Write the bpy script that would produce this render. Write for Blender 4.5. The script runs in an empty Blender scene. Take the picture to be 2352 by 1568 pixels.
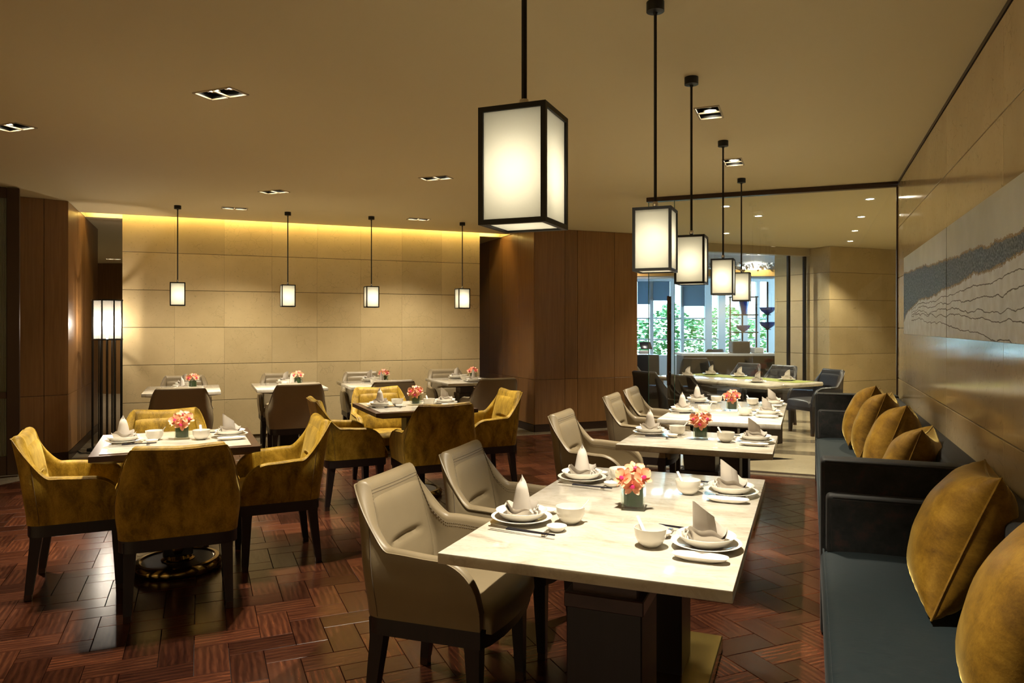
import bpy, bmesh, math, random
from mathutils import Vector, Matrix, noise
from mathutils.geometry import delaunay_2d_cdt
random.seed(7)
sc = bpy.context.scene
COL = sc.collection
R = math.radians
S2 = 2 ** -.5
H = 2.725            # ceiling height
EYE = 1.42

# ------------------------------------------------------------------ camera
YAW = R(22.035)
cam = bpy.data.cameras.new('camera'); camo = bpy.data.objects.new('camera', cam); COL.objects.link(camo)
cam.sensor_width = 36; cam.lens = 36 * 1690 / 2352; cam.shift_y = -36 / 2352
cam.clip_start = .05; cam.clip_end = 200
camo.location = (0, 0, EYE); camo.rotation_euler = (math.pi / 2, 0, YAW)
sc.camera = camo
FW = (-math.sin(YAW), math.cos(YAW)); RT = (math.cos(YAW), math.sin(YAW))
def L(l, d): return (d * FW[0] + l * RT[0], d * FW[1] + l * RT[1])          # lateral metres / depth metres -> world x, y
def LP(px, d): return L((px - 1176) / 1690 * d, d)

# ------------------------------------------------------------------ world, exposure
w = bpy.data.worlds.new('sky'); sc.world = w; w.use_nodes = True
bg = w.node_tree.nodes['Background']
bg.inputs[0].default_value = (.50, .76, 1, 1); bg.inputs[1].default_value = 11.0
sc.view_settings.view_transform = 'Standard'; sc.view_settings.look = 'None'
sc.view_settings.exposure = 0.62; sc.view_settings.gamma = 1.0; sc.view_settings.use_curve_mapping = False
sc.cycles.max_bounces = 6; sc.cycles.diffuse_bounces = 3; sc.cycles.glossy_bounces = 3; sc.cycles.transmission_bounces = 4; sc.cycles.transparent_max_bounces = 12
sc.cycles.caustics_reflective = False; sc.cycles.caustics_refractive = False
WARM = (1, .89, .69); SPOT_W = 148; PEND_W = .60

# ------------------------------------------------------------------ materials
def newmat(name):
    m = bpy.data.materials.new(name); m.use_nodes = True
    nt = m.node_tree; b = nt.nodes['Principled BSDF']
    return m, nt, b
def setp(b, **k):
    names = dict(base='Base Color', rough='Roughness', metal='Metallic', spec='Specular IOR Level', coat='Coat Weight', coatr='Coat Roughness',
                 trans='Transmission Weight', ior='IOR', sheen='Sheen Weight', sheenr='Sheen Roughness', sheent='Sheen Tint', emc='Emission Color', ems='Emission Strength', sss='Subsurface Weight', alpha='Alpha')
    for n, v in k.items():
        if n in ('base', 'sheent', 'emc') and len(v) == 3: v = (*v, 1)
        b.inputs[names[n]].default_value = v
def node(nt, t, **k):
    n = nt.nodes.new(t)
    for a, v in k.items(): setattr(n, a, v)
    return n
def mapping(nt, scale=(1, 1, 1), src='Object', addrand=0.0):
    tc = node(nt, 'ShaderNodeTexCoord'); mp = node(nt, 'ShaderNodeMapping'); mp.inputs['Scale'].default_value = scale
    nt.links.new(tc.outputs[src], mp.inputs['Vector'])
    if addrand:
        oi = node(nt, 'ShaderNodeObjectInfo'); mu = node(nt, 'ShaderNodeMath', operation='MULTIPLY'); mu.inputs[1].default_value = addrand
        nt.links.new(oi.outputs['Random'], mu.inputs[0]); nt.links.new(mu.outputs[0], mp.inputs['Location'])
    return mp.outputs[0]
def noisetex(nt, vec, scale, detail=4, rough=.55, dist=0):
    n = node(nt, 'ShaderNodeTexNoise'); n.inputs['Scale'].default_value = scale; n.inputs['Detail'].default_value = detail
    n.inputs['Roughness'].default_value = rough; n.inputs['Distortion'].default_value = dist
    nt.links.new(vec, n.inputs['Vector']); return n.outputs['Fac']
def ramp(nt, fac, stops):
    r = node(nt, 'ShaderNodeValToRGB'); e = r.color_ramp.elements
    while len(e) < len(stops): e.new(.5)
    for i, (p, c) in enumerate(stops):
        e[i].position = p; e[i].color = (*c, 1) if len(c) == 3 else c
    nt.links.new(fac, r.inputs[0]); return r.outputs[0]
def mix(nt, fac, a, b, mode='MIX'):
    n = node(nt, 'ShaderNodeMix', data_type='RGBA', blend_type=mode)
    for s, v in ((n.inputs[0], fac), (n.inputs[6], a), (n.inputs[7], b)):
        if isinstance(v, (int, float)): s.default_value = v
        elif isinstance(v, tuple): s.default_value = (*v, 1) if len(v) == 3 else v
        else: nt.links.new(v, s)
    return n.outputs[2]
def mth(nt, op, a, b=None, c=None):
    n = node(nt, 'ShaderNodeMath', operation=op)
    for i, v in enumerate((a, b, c)):
        if v is None: continue
        if isinstance(v, (int, float)): n.inputs[i].default_value = v
        else: nt.links.new(v, n.inputs[i])
    return n.outputs[0]
def bump(nt, b, h, strength, dist=.01):
    n = node(nt, 'ShaderNodeBump'); n.inputs['Strength'].default_value = strength; n.inputs['Distance'].default_value = dist
    nt.links.new(h, n.inputs['Height']); nt.links.new(n.outputs[0], b.inputs['Normal'])

def plain(name, base, rough=.5, metal=0, **k):
    m, nt, b = newmat(name); setp(b, base=base, rough=rough, metal=metal, **k); return m

def stone_mat(name, c1, c2, rough, spec=.5):
    m, nt, b = newmat(name); v = mapping(nt, addrand=40)
    n1 = noisetex(nt, v, 2.2, 5, .6); n2 = noisetex(nt, v, 34, 3, .6)
    col = ramp(nt, n1, [(.3, c1), (.72, c2)])
    oi = node(nt, 'ShaderNodeObjectInfo')
    tint = ramp(nt, oi.outputs['Random'], [(0, (.90, .89, .87)), (1, (1.06, 1.05, 1.03))])
    col = mix(nt, 1.0, col, tint, 'MULTIPLY')
    vo = node(nt, 'ShaderNodeTexVoronoi', feature='DISTANCE_TO_EDGE'); vo.inputs['Scale'].default_value = 13
    nd = mix(nt, .12, v, n1)  # warp
    nt.links.new(nd, vo.inputs['Vector'])
    vein = ramp(nt, vo.outputs['Distance'], [(0, (1, 1, 1)), (.018, (0, 0, 0))])
    patch = ramp(nt, noisetex(nt, v, 3.1, 2), [(.52, (0, 0, 0)), (.63, (1, 1, 1))])
    vf = mix(nt, 1, vein, patch, 'MULTIPLY')
    col = mix(nt, mth(nt, 'MULTIPLY', vf, .7), col, tuple(x * .5 for x in c1))
    sp = ramp(nt, n2, [(.62, (0, 0, 0)), (.70, (1, 1, 1))])
    col = mix(nt, mth(nt, 'MULTIPLY', sp, .35), col, tuple(x * .55 for x in c1))
    nt.links.new(col, b.inputs['Base Color']); setp(b, rough=rough, spec=spec)
    bump(nt, b, n2, .05, .004); return m

def wood_mat(name, dark, light, scale=(30, 30, 1.2), rough=.35, coat=0, rand=.25):
    m, nt, b = newmat(name); v = mapping(nt, scale=scale, addrand=30)
    n1 = noisetex(nt, v, 1.6, 6, .6, .6)
    col = ramp(nt, n1, [(.28, dark), (.7, light)])
    oi = node(nt, 'ShaderNodeObjectInfo')
    t = ramp(nt, oi.outputs['Random'], [(0, (1 - rand,) * 3), (1, (1 + rand * .4,) * 3)])
    col = mix(nt, 1, col, t, 'MULTIPLY')
    nt.links.new(col, b.inputs['Base Color']); setp(b, rough=rough, coat=coat, coatr=.15)
    return m

def plank_mat(name, attr):
    m, nt, b = newmat(name)
    uv = node(nt, 'ShaderNodeUVMap')
    if attr:
        a = node(nt, 'ShaderNodeAttribute', attribute_name='plank_tone'); rnd = a.outputs['Fac']
    else:
        oi = node(nt, 'ShaderNodeObjectInfo'); rnd = oi.outputs['Random']
    cmb = node(nt, 'ShaderNodeCombineXYZ'); nt.links.new(mth(nt, 'MULTIPLY', rnd, 37.0), cmb.inputs[0]); nt.links.new(mth(nt, 'MULTIPLY', rnd, 91.0), cmb.inputs[1])
    va = node(nt, 'ShaderNodeVectorMath', operation='ADD'); nt.links.new(uv.outputs[0], va.inputs[0]); nt.links.new(cmb.outputs[0], va.inputs[1])
    mp = node(nt, 'ShaderNodeMapping'); mp.inputs['Scale'].default_value = (5, 42, 1); nt.links.new(va.outputs[0], mp.inputs[0])
    g = noisetex(nt, mp.outputs[0], 1.3, 6, .62, 1.0)
    mp2 = node(nt, 'ShaderNodeMapping'); mp2.inputs['Scale'].default_value = (2, 5, 1); nt.links.new(va.outputs[0], mp2.inputs[0])
    wv = node(nt, 'ShaderNodeTexWave', wave_type='BANDS', bands_direction='Y'); wv.inputs['Scale'].default_value = 2.2; wv.inputs['Distortion'].default_value = 5; wv.inputs['Detail'].default_value = 2; wv.inputs['Detail Scale'].default_value = .7
    nt.links.new(mp2.outputs[0], wv.inputs['Vector'])
    gg = mth(nt, 'ADD', mth(nt, 'MULTIPLY', g, .8), mth(nt, 'MULTIPLY', wv.outputs['Fac'], .2))
    base = ramp(nt, gg, [(.22, (.022, .007, .004)), (.5, (.064, .020, .010)), (.78, (.135, .045, .019))])
    tone = ramp(nt, rnd, [(0, (.45, .40, .40)), (.5, (.80, .78, .76)), (1, (1.25, 1.2, 1.12))])
    col = mix(nt, 1, base, tone, 'MULTIPLY')
    nt.links.new(col, b.inputs['Base Color'])
    nt.links.new(mth(nt, 'ADD', mth(nt, 'MULTIPLY', g, .14), .14), b.inputs['Roughness'])
    setp(b, spec=.45); bump(nt, b, gg, .03, .002); return m

def velvet_mat(name, dark, mid, light):
    m, nt, b = newmat(name); v = mapping(nt, addrand=20)
    mpw = node(nt, 'ShaderNodeMapping'); mpw.inputs['Scale'].default_value = (1, 1, .55); nt.links.new(v, mpw.inputs[0])
    n1 = noisetex(nt, mpw.outputs[0], 10, 7, .72, .35); n2 = noisetex(nt, v, 160, 2, .6)
    f = mth(nt, 'ADD', mth(nt, 'MULTIPLY', n1, .85), mth(nt, 'MULTIPLY', n2, .15))
    col = ramp(nt, f, [(.34, dark), (.5, mid), (.66, light)])
    nt.links.new(col, b.inputs['Base Color'])
    setp(b, rough=.55, spec=.25, sheen=.5, sheenr=.35, sheent=(1, .75, .25))
    bump(nt, b, n2, .12, .003); return m

def leather_mat():
    m, nt, b = newmat('taupe_leather'); v = mapping(nt)
    n = noisetex(nt, v, 260, 2); n1 = noisetex(nt, v, 5, 3)
    nt.links.new(ramp(nt, n1, [(.3, (.215, .168, .100)), (.7, (.245, .193, .118))]), b.inputs['Base Color'])
    setp(b, rough=.42, spec=.45); bump(nt, b, n, .08, .002); return m

def marble_mat():
    m, nt, b = newmat('cream_marble'); v = mapping(nt, scale=(1, 2.2, 1), addrand=30)
    n1 = noisetex(nt, v, 2.6, 7, .65, 1.2); n2 = noisetex(nt, v, 9, 5, .6, .5)
    col = ramp(nt, n1, [(.3, (.33, .29, .22)), (.46, (.52, .48, .40)), (.60, (.60, .56, .49)), (.74, (.40, .35, .27))])
    ve = ramp(nt, n2, [(.47, (0, 0, 0)), (.5, (1, 1, 1)), (.53, (0, 0, 0))])
    col = mix(nt, mth(nt, 'MULTIPLY', ve, .22), col, (.30, .25, .18))
    nt.links.new(col, b.inputs['Base Color']); setp(b, rough=.10, spec=.5); return m

def arch_glass(name, tint=(.93, .97, .95), refl=1.0, ior=1.5):
    m, nt, b = newmat(name); nt.nodes.remove(b)
    tr = node(nt, 'ShaderNodeBsdfTransparent'); tr.inputs[0].default_value = (*tint, 1)
    gl = node(nt, 'ShaderNodeBsdfGlossy'); gl.inputs['Roughness'].default_value = .0; gl.inputs[0].default_value = (refl, refl, refl, 1)
    lw = node(nt, 'ShaderNodeLayerWeight'); lw.inputs[0].default_value = .5; f0 = ((ior - 1) / (ior + 1)) ** 2
    fr = mth(nt, 'ADD', mth(nt, 'MULTIPLY', mth(nt, 'POWER', lw.outputs['Facing'], 5.0), 1 - f0), f0)      # Schlick, same from both sides of the pane
    mx = node(nt, 'ShaderNodeMixShader'); nt.links.new(fr, mx.inputs[0]); nt.links.new(tr.outputs[0], mx.inputs[1]); nt.links.new(gl.outputs[0], mx.inputs[2])
    nt.links.new(mx.outputs[0], nt.nodes['Material Output'].inputs[0]); return m

def lantern_mat(name='frosted_lantern_glass', clear=0):
    m, nt, b = newmat(name); nt.nodes.remove(b)
    tl = node(nt, 'ShaderNodeBsdfTranslucent'); tl.inputs[0].default_value = (.80, .78, .70, 1)
    df = node(nt, 'ShaderNodeBsdfDiffuse'); df.inputs[0].default_value = (.55, .54, .46, 1)
    mx = node(nt, 'ShaderNodeMixShader'); mx.inputs[0].default_value = .18
    nt.links.new(tl.outputs[0], mx.inputs[1]); nt.links.new(df.outputs[0], mx.inputs[2])
    if clear:
        tp = node(nt, 'ShaderNodeBsdfTransparent'); m2 = node(nt, 'ShaderNodeMixShader'); m2.inputs[0].default_value = clear
        nt.links.new(mx.outputs[0], m2.inputs[1]); nt.links.new(tp.outputs[0], m2.inputs[2]); mx = m2
    nt.links.new(mx.outputs[0], nt.nodes['Material Output'].inputs[0]); return m

def emit_mat(name, col, s):
    m, nt, b = newmat(name); setp(b, base=(0, 0, 0), emc=col, ems=s)
    if name != 'led_strip': m.cycles.emission_sampling = 'NONE'      # tiny lenses: their light comes from the lamp beside them
    return m

def petal_mat():
    m, nt, b = newmat('orchid_petal'); tc = node(nt, 'ShaderNodeTexCoord'); sx = node(nt, 'ShaderNodeSeparateXYZ'); nt.links.new(tc.outputs['Object'], sx.inputs[0])
    f = mth(nt, 'MULTIPLY', sx.outputs[0], 28.0)
    col = ramp(nt, f, [(0, (.62, .06, .10)), (.28, (.85, .24, .12)), (.75, (.90, .40, .22)), (1, (.92, .55, .36))])
    v = mapping(nt, scale=(20, 160, 20)); n = noisetex(nt, v, 2, 2)
    col = mix(nt, mth(nt, 'MULTIPLY', ramp(nt, n, [(.5, (0, 0, 0)), (.62, (1, 1, 1))]), .35), col, (.75, .12, .08))
    nt.links.new(col, b.inputs['Base Color']); setp(b, rough=.5, sss=.0); return m

def painting_mat():
    m, nt, b = newmat('abstract_painting'); tc = node(nt, 'ShaderNodeTexCoord'); 
    geo = node(nt, 'ShaderNodeNewGeometry'); sx = node(nt, 'ShaderNodeSeparateXYZ'); nt.links.new(geo.outputs['Position'], sx.inputs[0])
    Y, Z = sx.outputs[1], sx.outputs[2]
    t = mth(nt, 'DIVIDE', mth(nt, 'SUBTRACT', 6.54, Y), 4.0)       # 0 at the far end
    v = mapping(nt, src='Generated'); pos = geo.outputs['Position']
    nz = noisetex(nt, pos, 3.5, 5, .6); nf = noisetex(nt, pos, 28, 4, .65); nfine = noisetex(nt, pos, 90, 3, .7)
    wob = mth(nt, 'MULTIPLY', mth(nt, 'SUBTRACT', nz, .5), .07)
    def curve(stops):
        r = ramp(nt, t, [(p, (c, c, c)) for p, c in stops]); return r
    top = mth(nt, 'ADD', mth(nt, 'ADD', mth(nt, 'MULTIPLY', curve([(0, .868), (.489, .664), (.878, .516), (1, .5)]), .25), 1.615), wob)
    bot = mth(nt, 'ADD', mth(nt, 'ADD', mth(nt, 'MULTIPLY', curve([(0, .0), (.05, .22), (.22, .54), (.489, .66), (.878, .876), (1, .9)]), .25), 1.455), wob)
    edge = .012
    inb = mth(nt, 'MULTIPLY', mth(nt, 'GREATER_THAN', Z, mth(nt, 'ADD', bot, mth(nt, 'MULTIPLY', mth(nt, 'SUBTRACT', nf, .5), .025))),
              mth(nt, 'LESS_THAN', Z, mth(nt, 'ADD', top, mth(nt, 'MULTIPLY', mth(nt, 'SUBTRACT', nf, .5), .025))))
    back = ramp(nt, noisetex(nt, pos, 2.5, 4), [(.3, (.56, .57, .49)), (.7, (.72, .73, .65))])  # ground tones raised in place of a picture light on the canvas
    low = ramp(nt, noisetex(nt, pos, 14, 5), [(.3, (.66, .67, .63)), (.7, (.84, .87, .86))])
    col = mix(nt, mth(nt, 'LESS_THAN', Z, bot), back, low)
    band = ramp(nt, nfine, [(.35, (.015, .022, .024)), (.5, (.10, .125, .13)), (.66, (.34, .37, .37))])
    col = mix(nt, inb, col, band)
    # gold rims along the band
    for c in (top, bot):
        dd = mth(nt, 'ABSOLUTE', mth(nt, 'SUBTRACT', Z, mth(nt, 'ADD', c, mth(nt, 'MULTIPLY', mth(nt, 'SUBTRACT', nf, .5), .025))))
        k = mth(nt, 'MULTIPLY', mth(nt, 'LESS_THAN', dd, .007), mth(nt, 'GREATER_THAN', nfine, .45))
        col = mix(nt, k, col, (.35, .24, .10))
    # contour lines below the band
    dz = mth(nt, 'SUBTRACT', bot, Z)
    for k_, off in enumerate((.028, .055, .085, .105, .145)):
        wv = mth(nt, 'MULTIPLY', mth(nt, 'SUBTRACT', noisetex(nt, pos, 2.2 + .3 * k_, 2), .5), .06)
        ln = mth(nt, 'LESS_THAN', mth(nt, 'ABSOLUTE', mth(nt, 'SUBTRACT', mth(nt, 'ADD', dz, wv), mth(nt, 'MULTIPLY', mth(nt, 'ADD', t, .15), off * 2.2))), .0022)
        col = mix(nt, mth(nt, 'MULTIPLY', ln, mth(nt, 'GREATER_THAN', t, .12)), col, (.10, .085, .06))
    nt.links.new(col, b.inputs['Base Color']); setp(b, rough=.6); bump(nt, b, nfine, .25, .004); return m

def fabric_mat(name, c1, c2):
    m, nt, b = newmat(name); v = mapping(nt)
    mp = node(nt, 'ShaderNodeMapping'); mp.inputs['Scale'].default_value = (14, 420, 14); nt.links.new(v, mp.inputs[0])
    n = noisetex(nt, mp.outputs[0], 1, 3, .7)
    nt.links.new(ramp(nt, n, [(.3, c1), (.55, c2), (.72, (c2[0] * 1.8 + .01, c2[1] * 1.25, c2[2] * 1.1))]), b.inputs['Base Color'])
    setp(b, rough=.6, spec=.18, sheen=.05); bump(nt, b, n, .15, .002); return m

M = {}
M['ceiling'] = plain('ceiling_paint', (.68, .58, .345), .75)
M['ceil_far'] = plain('white_paint', (.72, .72, .72), .6)
M['stone'] = stone_mat('beige_limestone', (.55, .43, .235), (.65, .52, .30), .30)
M['stone_pol'] = stone_mat('polished_limestone', (.58, .45, .26), (.68, .54, .33), .11)
M['grout'] = plain('stone_joint', (.10, .065, .03), .8)
M['grout_light'] = plain('pale_joint', (.55, .43, .28), .6)
M['veneer'] = wood_mat('teak_veneer', (.20, .098, .032), (.285, .145, .052), rough=.33)
M['veneer_gap'] = plain('veneer_joint', (.02, .009, .004), .7)
M['bronze'] = plain('dark_bronze', (.055, .032, .02), .35, .6)
M['darkwood'] = wood_mat('espresso_wood', (.005, .0028, .0024), (.012, .006, .005), rough=.45)
M['tablewood'] = wood_mat('walnut_edge', (.035, .018, .013), (.075, .038, .028), scale=(4, 60, 4), rough=.3)
M['plank'] = plank_mat('merbau_parquet', False); M['plank_far'] = plank_mat('merbau_parquet_far', True)
M['subfloor'] = plain('parquet_joint', (.02, .008, .005), .6)
M['floorstone'] = stone_mat('grey_floor_stone', (.20, .165, .115), (.27, .225, .16), .18)
M['floorpale'] = stone_mat('pale_floor_stone', (.52, .44, .30), (.62, .53, .38), .14)
M['floordark'] = plain('black_floor_inlay', (.015, .012, .01), .12)
M['velvet'] = velvet_mat('gold_velvet', (.085, .048, .004), (.27, .160, .012), (.47, .30, .038))
M['cushion'] = velvet_mat('amber_velvet', (.080, .037, .002), (.16, .080, .005), (.24, .13, .012))
M['leather'] = leather_mat()
M['stitch'] = plain('stitch_thread', (.10, .075, .05), .7)
M['seam'] = plain('seam_thread', (.09, .05, .012), .7)
M['marble'] = marble_mat()
M['brass'] = plain('brushed_brass', (.50, .35, .10), .26, 1.0)
M['bronzepol'] = plain('polished_bronze', (.22, .15, .05), .15, 1.0)
M['china'] = plain('white_china', (.80, .77, .70), .12, 0, coat=.4)
M['linen'] = plain('grey_linen', (.55, .50, .44), .8)
M['black'] = plain('black_metal', (.008, .008, .007), .45, .3)
M['lacquer'] = plain('black_lacquer', (.012, .012, .02), .2)
M['silver'] = plain('silver', (.75, .74, .72), .2, 1)
M['glass'] = arch_glass('clear_glass', (.95, .97, .96))
M['glassedge'] = plain('green_glass_edge', (.03, .14, .12), .1, 0, spec=.8)
M['vaseglass'] = arch_glass('vase_glass', (.90, .93, .90), 1.0, 1.45)
M['reeded'] = plain('reeded_glass', (.28, .30, .26), .12, 0, spec=.9)
M['lantern'] = lantern_mat()
M['shade'] = lantern_mat('clear_frosted_shade', .55)
M['shade'].node_tree.nodes['Translucent BSDF'].inputs[0].default_value = (.34, .32, .29, 1)
M['leafgreen'] = plain('aspidistra_leaf', (.025, .065, .018), .3)
M['petal'] = petal_mat(); M['lip'] = plain('orchid_lip', (.65, .03, .16), .4)
M['stemg'] = plain('orchid_stem', (.12, .2, .04), .5)
M['fixture'] = plain('fixture_trim', (.42, .35, .23), .5)
M['lens'] = emit_mat('lamp_lens', (1, .90, .70), 30)
M['led'] = emit_mat('led_strip', (1, .74, .26), 22)
M['painting'] = painting_mat()
M['canvas'] = plain('canvas_edge', (.35, .33, .28), .8)
M['sofa'] = fabric_mat('teal_fabric', (.004, .008, .010), (.008, .016, .019))
M['sofaarm'] = fabric_mat('charcoal_fabric', (.009, .010, .0095), (.019, .020, .0195))
M['white'] = plain('white_frame', (.70, .72, .74), .45)
M['blind'] = lantern_mat('roller_blind')
for n_ in M['blind'].node_tree.nodes:
    if n_.type in ('BSDF_TRANSLUCENT', 'BSDF_DIFFUSE'): n_.inputs[0].default_value = (.24, .29, .35, 1) if n_.type == 'BSDF_TRANSLUCENT' else (.3, .34, .38, 1)
M['bluechair'] = plain('slate_leather', (.024, .024, .028), .35)
M['blueglass'] = plain('blue_glass', (.01, .10, .45), .08, 0, trans=.5)
M['counter'] = plain('black_counter', (.012, .013, .018), .2)
M['gold'] = plain('gold_leaf', (.65, .38, .12), .35, .7)
M['crystal'] = plain('crystal_band', (.6, .65, .7), .1, .9)
M['foliage'] = plain('garden_leaf', (.10, .28, .08), .6)
M['runner'] = plain('green_runner', (.22, .26, .05), .8)
M['matte_dark'] = plain('dark_plaster', (.06, .04, .025), .8)

# ------------------------------------------------------------------ mesh helper
class MB:
    def __init__(s): s.v = []; s.f = []; s.uv = None
    def add(s, vs, fs, T=None):
        o = len(s.v)
        s.v += [tuple(T @ Vector(p)) if T else tuple(p) for p in vs]
        s.f += [tuple(i + o for i in f) for f in fs]; return s
    def box(s, c, d, T=None):
        x, y, z = c; a, b, h = d[0] / 2, d[1] / 2, d[2] / 2
        vs = [(x + i * a, y + j * b, z + k * h) for k in (-1, 1) for j in (-1, 1) for i in (-1, 1)]
        return s.add(vs, [(0, 2, 3, 1), (4, 5, 7, 6), (0, 1, 5, 4), (2, 6, 7, 3), (0, 4, 6, 2), (1, 3, 7, 5)], T)
    def rbox(s, c, d, r=.01, seg=2, T=None):
        bm = bmesh.new(); bmesh.ops.create_cube(bm, size=1)
        for q in bm.verts: q.co = Vector((q.co.x * d[0], q.co.y * d[1], q.co.z * d[2])) + Vector(c)
        bmesh.ops.bevel(bm, geom=list(bm.edges), offset=r, segments=seg, profile=.5, affect='EDGES')
        bm.verts.index_update()
        s.add([q.co.copy() for q in bm.verts], [[q.index for q in f.verts] for f in bm.faces], T); bm.free(); return s
    def prism(s, poly, z0, z1, T=None):
        n = len(poly); vs = [(x, y, z0) for x, y in poly] + [(x, y, z1) for x, y in poly]
        return s.add(vs, [tuple(range(n - 1, -1, -1)), tuple(range(n, 2 * n))] + [(i, (i + 1) % n, n + (i + 1) % n, n + i) for i in range(n)], T)
    def lathe(s, prof, n=32, T=None, sx=1, sy=1, cap=True):
        vs = []; fs = []
        for r, z in prof:
            for i in range(n):
                a = 2 * math.pi * i / n; vs.append((r * sx * math.cos(a), r * sy * math.sin(a), z))
        for k in range(len(prof) - 1):
            for i in range(n):
                j = (i + 1) % n; fs.append((k * n + i, k * n + j, (k + 1) * n + j, (k + 1) * n + i))
        if cap: fs.append(tuple(range(n - 1, -1, -1))); fs.append(tuple(range((len(prof) - 1) * n, len(prof) * n)))
        return s.add(vs, fs, T)
    def tube(s, pts, r, n=6, closed=False, T=None):
        pts = [Vector(p) for p in pts]; m = len(pts); vs = []; fs = []
        rr = r if isinstance(r, (list, tuple)) else [r] * m
        for i, p in enumerate(pts):
            a = pts[(i - 1) % m] if closed or i else p; b_ = pts[(i + 1) % m] if closed or i < m - 1 else p
            t = (b_ - a).normalized() if (b_ - a).length > 1e-9 else Vector((0, 0, 1))
            up = Vector((0, 0, 1)) if abs(t.z) < .95 else Vector((0, 1, 0))
            e1 = t.cross(up).normalized(); e2 = e1.cross(t)
            for k in range(n):
                an = 2 * math.pi * k / n; vs.append(p + (e1 * math.cos(an) + e2 * math.sin(an)) * rr[i])
        for i in range(m if closed else m - 1):
            j = (i + 1) % m
            for k in range(n):
                l = (k + 1) % n; fs.append((i * n + k, i * n + l, j * n + l, j * n + k))
        if not closed: fs.append(tuple(range(n - 1, -1, -1))); fs.append(tuple(range((m - 1) * n, m * n)))
        return s.add(vs, fs, T)
    def grid(s, fn, nu, nv, T=None, closeu=False):
        vs = [fn(i / nu if closeu else i / (nu - 1), j / (nv - 1)) for j in range(nv) for i in range(nu)]; fs = []
        for j in range(nv - 1):
            for i in range(nu if closeu else nu - 1):
                k = (i + 1) % nu; fs.append((j * nu + i, j * nu + k, (j + 1) * nu + k, (j + 1) * nu + i))
        return s.add(vs, fs, T)
    def mesh(s, name, mat, ang=35):
        me = bpy.data.meshes.new(name); me.from_pydata(s.v, [], s.f); me.validate()
        bm = bmesh.new(); bm.from_mesh(me); bmesh.ops.recalc_face_normals(bm, faces=bm.faces); bm.to_mesh(me); bm.free()
        if ang:
            me.polygons.foreach_set('use_smooth', [True] * len(me.polygons)); me.set_sharp_from_angle(angle=R(ang))
        if mat: me.materials.append(mat)
        me.update(); return me
    def build(s, name, mat, parent=None, loc=(0, 0, 0), rz=0, ang=35, rot=None):
        return put(name, s.mesh(name, mat, ang), parent, loc, rz, rot)
def put(name, me, parent=None, loc=(0, 0, 0), rz=0, rot=None):
    o = bpy.data.objects.new(name, me); COL.objects.link(o)
    o.location = loc; o.rotation_euler = rot if rot else (0, 0, rz)
    if parent: o.parent = parent
    return o
def tag(o, label=None, cat=None, group=None, kind=None):
    if label: o['label'] = label
    if cat: o['category'] = cat
    if group: o['group'] = group
    if kind: o['kind'] = kind
    return o
def thing(name, label, cat, loc=(0, 0, 0), rz=0, group=None):
    o = bpy.data.objects.new(name, None); COL.objects.link(o); o.location = loc; o.rotation_euler = (0, 0, rz); o.empty_display_size = .1
    return tag(o, label, cat, group)
def copy_tree(o, parent=None):
    c = o.copy(); COL.objects.link(c); c.parent = parent
    for ch in list(KIDS.get(o.name, o.children)): copy_tree(ch, c)
    return c
KIDS = {}
def struct(o, label): return tag(o, label, None, None, 'structure')
def sstep(a, b, x):
    t = min(1, max(0, (x - a) / (b - a))); return t * t * (3 - 2 * t)
def lamp(kind, name, loc, energy, col=WARM, parent=None, radius=.02, spot=None, blend=.3, rot=(0, 0, 0)):
    d = bpy.data.lights.new(name, kind); d.energy = energy; d.color = col; d.shadow_soft_size = radius
    if spot: d.spot_size = spot; d.spot_blend = blend
    o = bpy.data.objects.new(name, d); COL.objects.link(o); o.location = loc; o.rotation_euler = rot
    if parent: o.parent = parent
    return o

# ================================================================== SETTING
def polymesh(outline, holes, z, name, mat, thick=0):
    pts = []; edges = []
    for loop in [outline] + holes:
        o = len(pts); pts += [Vector(p) for p in loop]; edges += [(o + i, o + (i + 1) % len(loop)) for i in range(len(loop))]
    v, e, f, *_ = delaunay_2d_cdt(pts, edges, [], 0, 1e-6)
    def inside(p, poly):
        c = False; j = len(poly) - 1
        for i in range(len(poly)):
            if (poly[i][1] > p[1]) != (poly[j][1] > p[1]) and p[0] < (poly[j][0] - poly[i][0]) * (p[1] - poly[i][1]) / (poly[j][1] - poly[i][1]) + poly[i][0]: c = not c
            j = i
        return c
    fs = []
    for t in f:
        c = sum((v[i] for i in t), Vector((0, 0))) / len(t)
        if inside(c, outline) and not any(inside(c, h) for h in holes): fs.append(tuple(t))
    mb = MB(); mb.add([(p.x, p.y, z) for p in v], fs)
    return mb.build(name, mat, ang=0)

C1 = (-7.2, 5.39); C2 = (-3.40, 9.2)
SD = (math.cos(R(44.6)), math.sin(R(44.6))); SN = (SD[1], -SD[0])       # stone screen direction / normal to the room
W0 = (-7.55, 6.35); WLEN = 4.5
OUT = [(-16.5, -4), (.95, -4), (.95, 7.46), (3.2, 7.46), (3.2, 16.69), (1.5, 22.2), (-7.5, 18.5), (-16.5, 14)]
MAIN = [(-16.5, -4), (.95, -4), (.95, 7.46), (3.2, 7.46), (3.2, 16.69), (-2.9, 10.59), (-8.2, 15.9), (-16.5, 14)]
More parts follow.
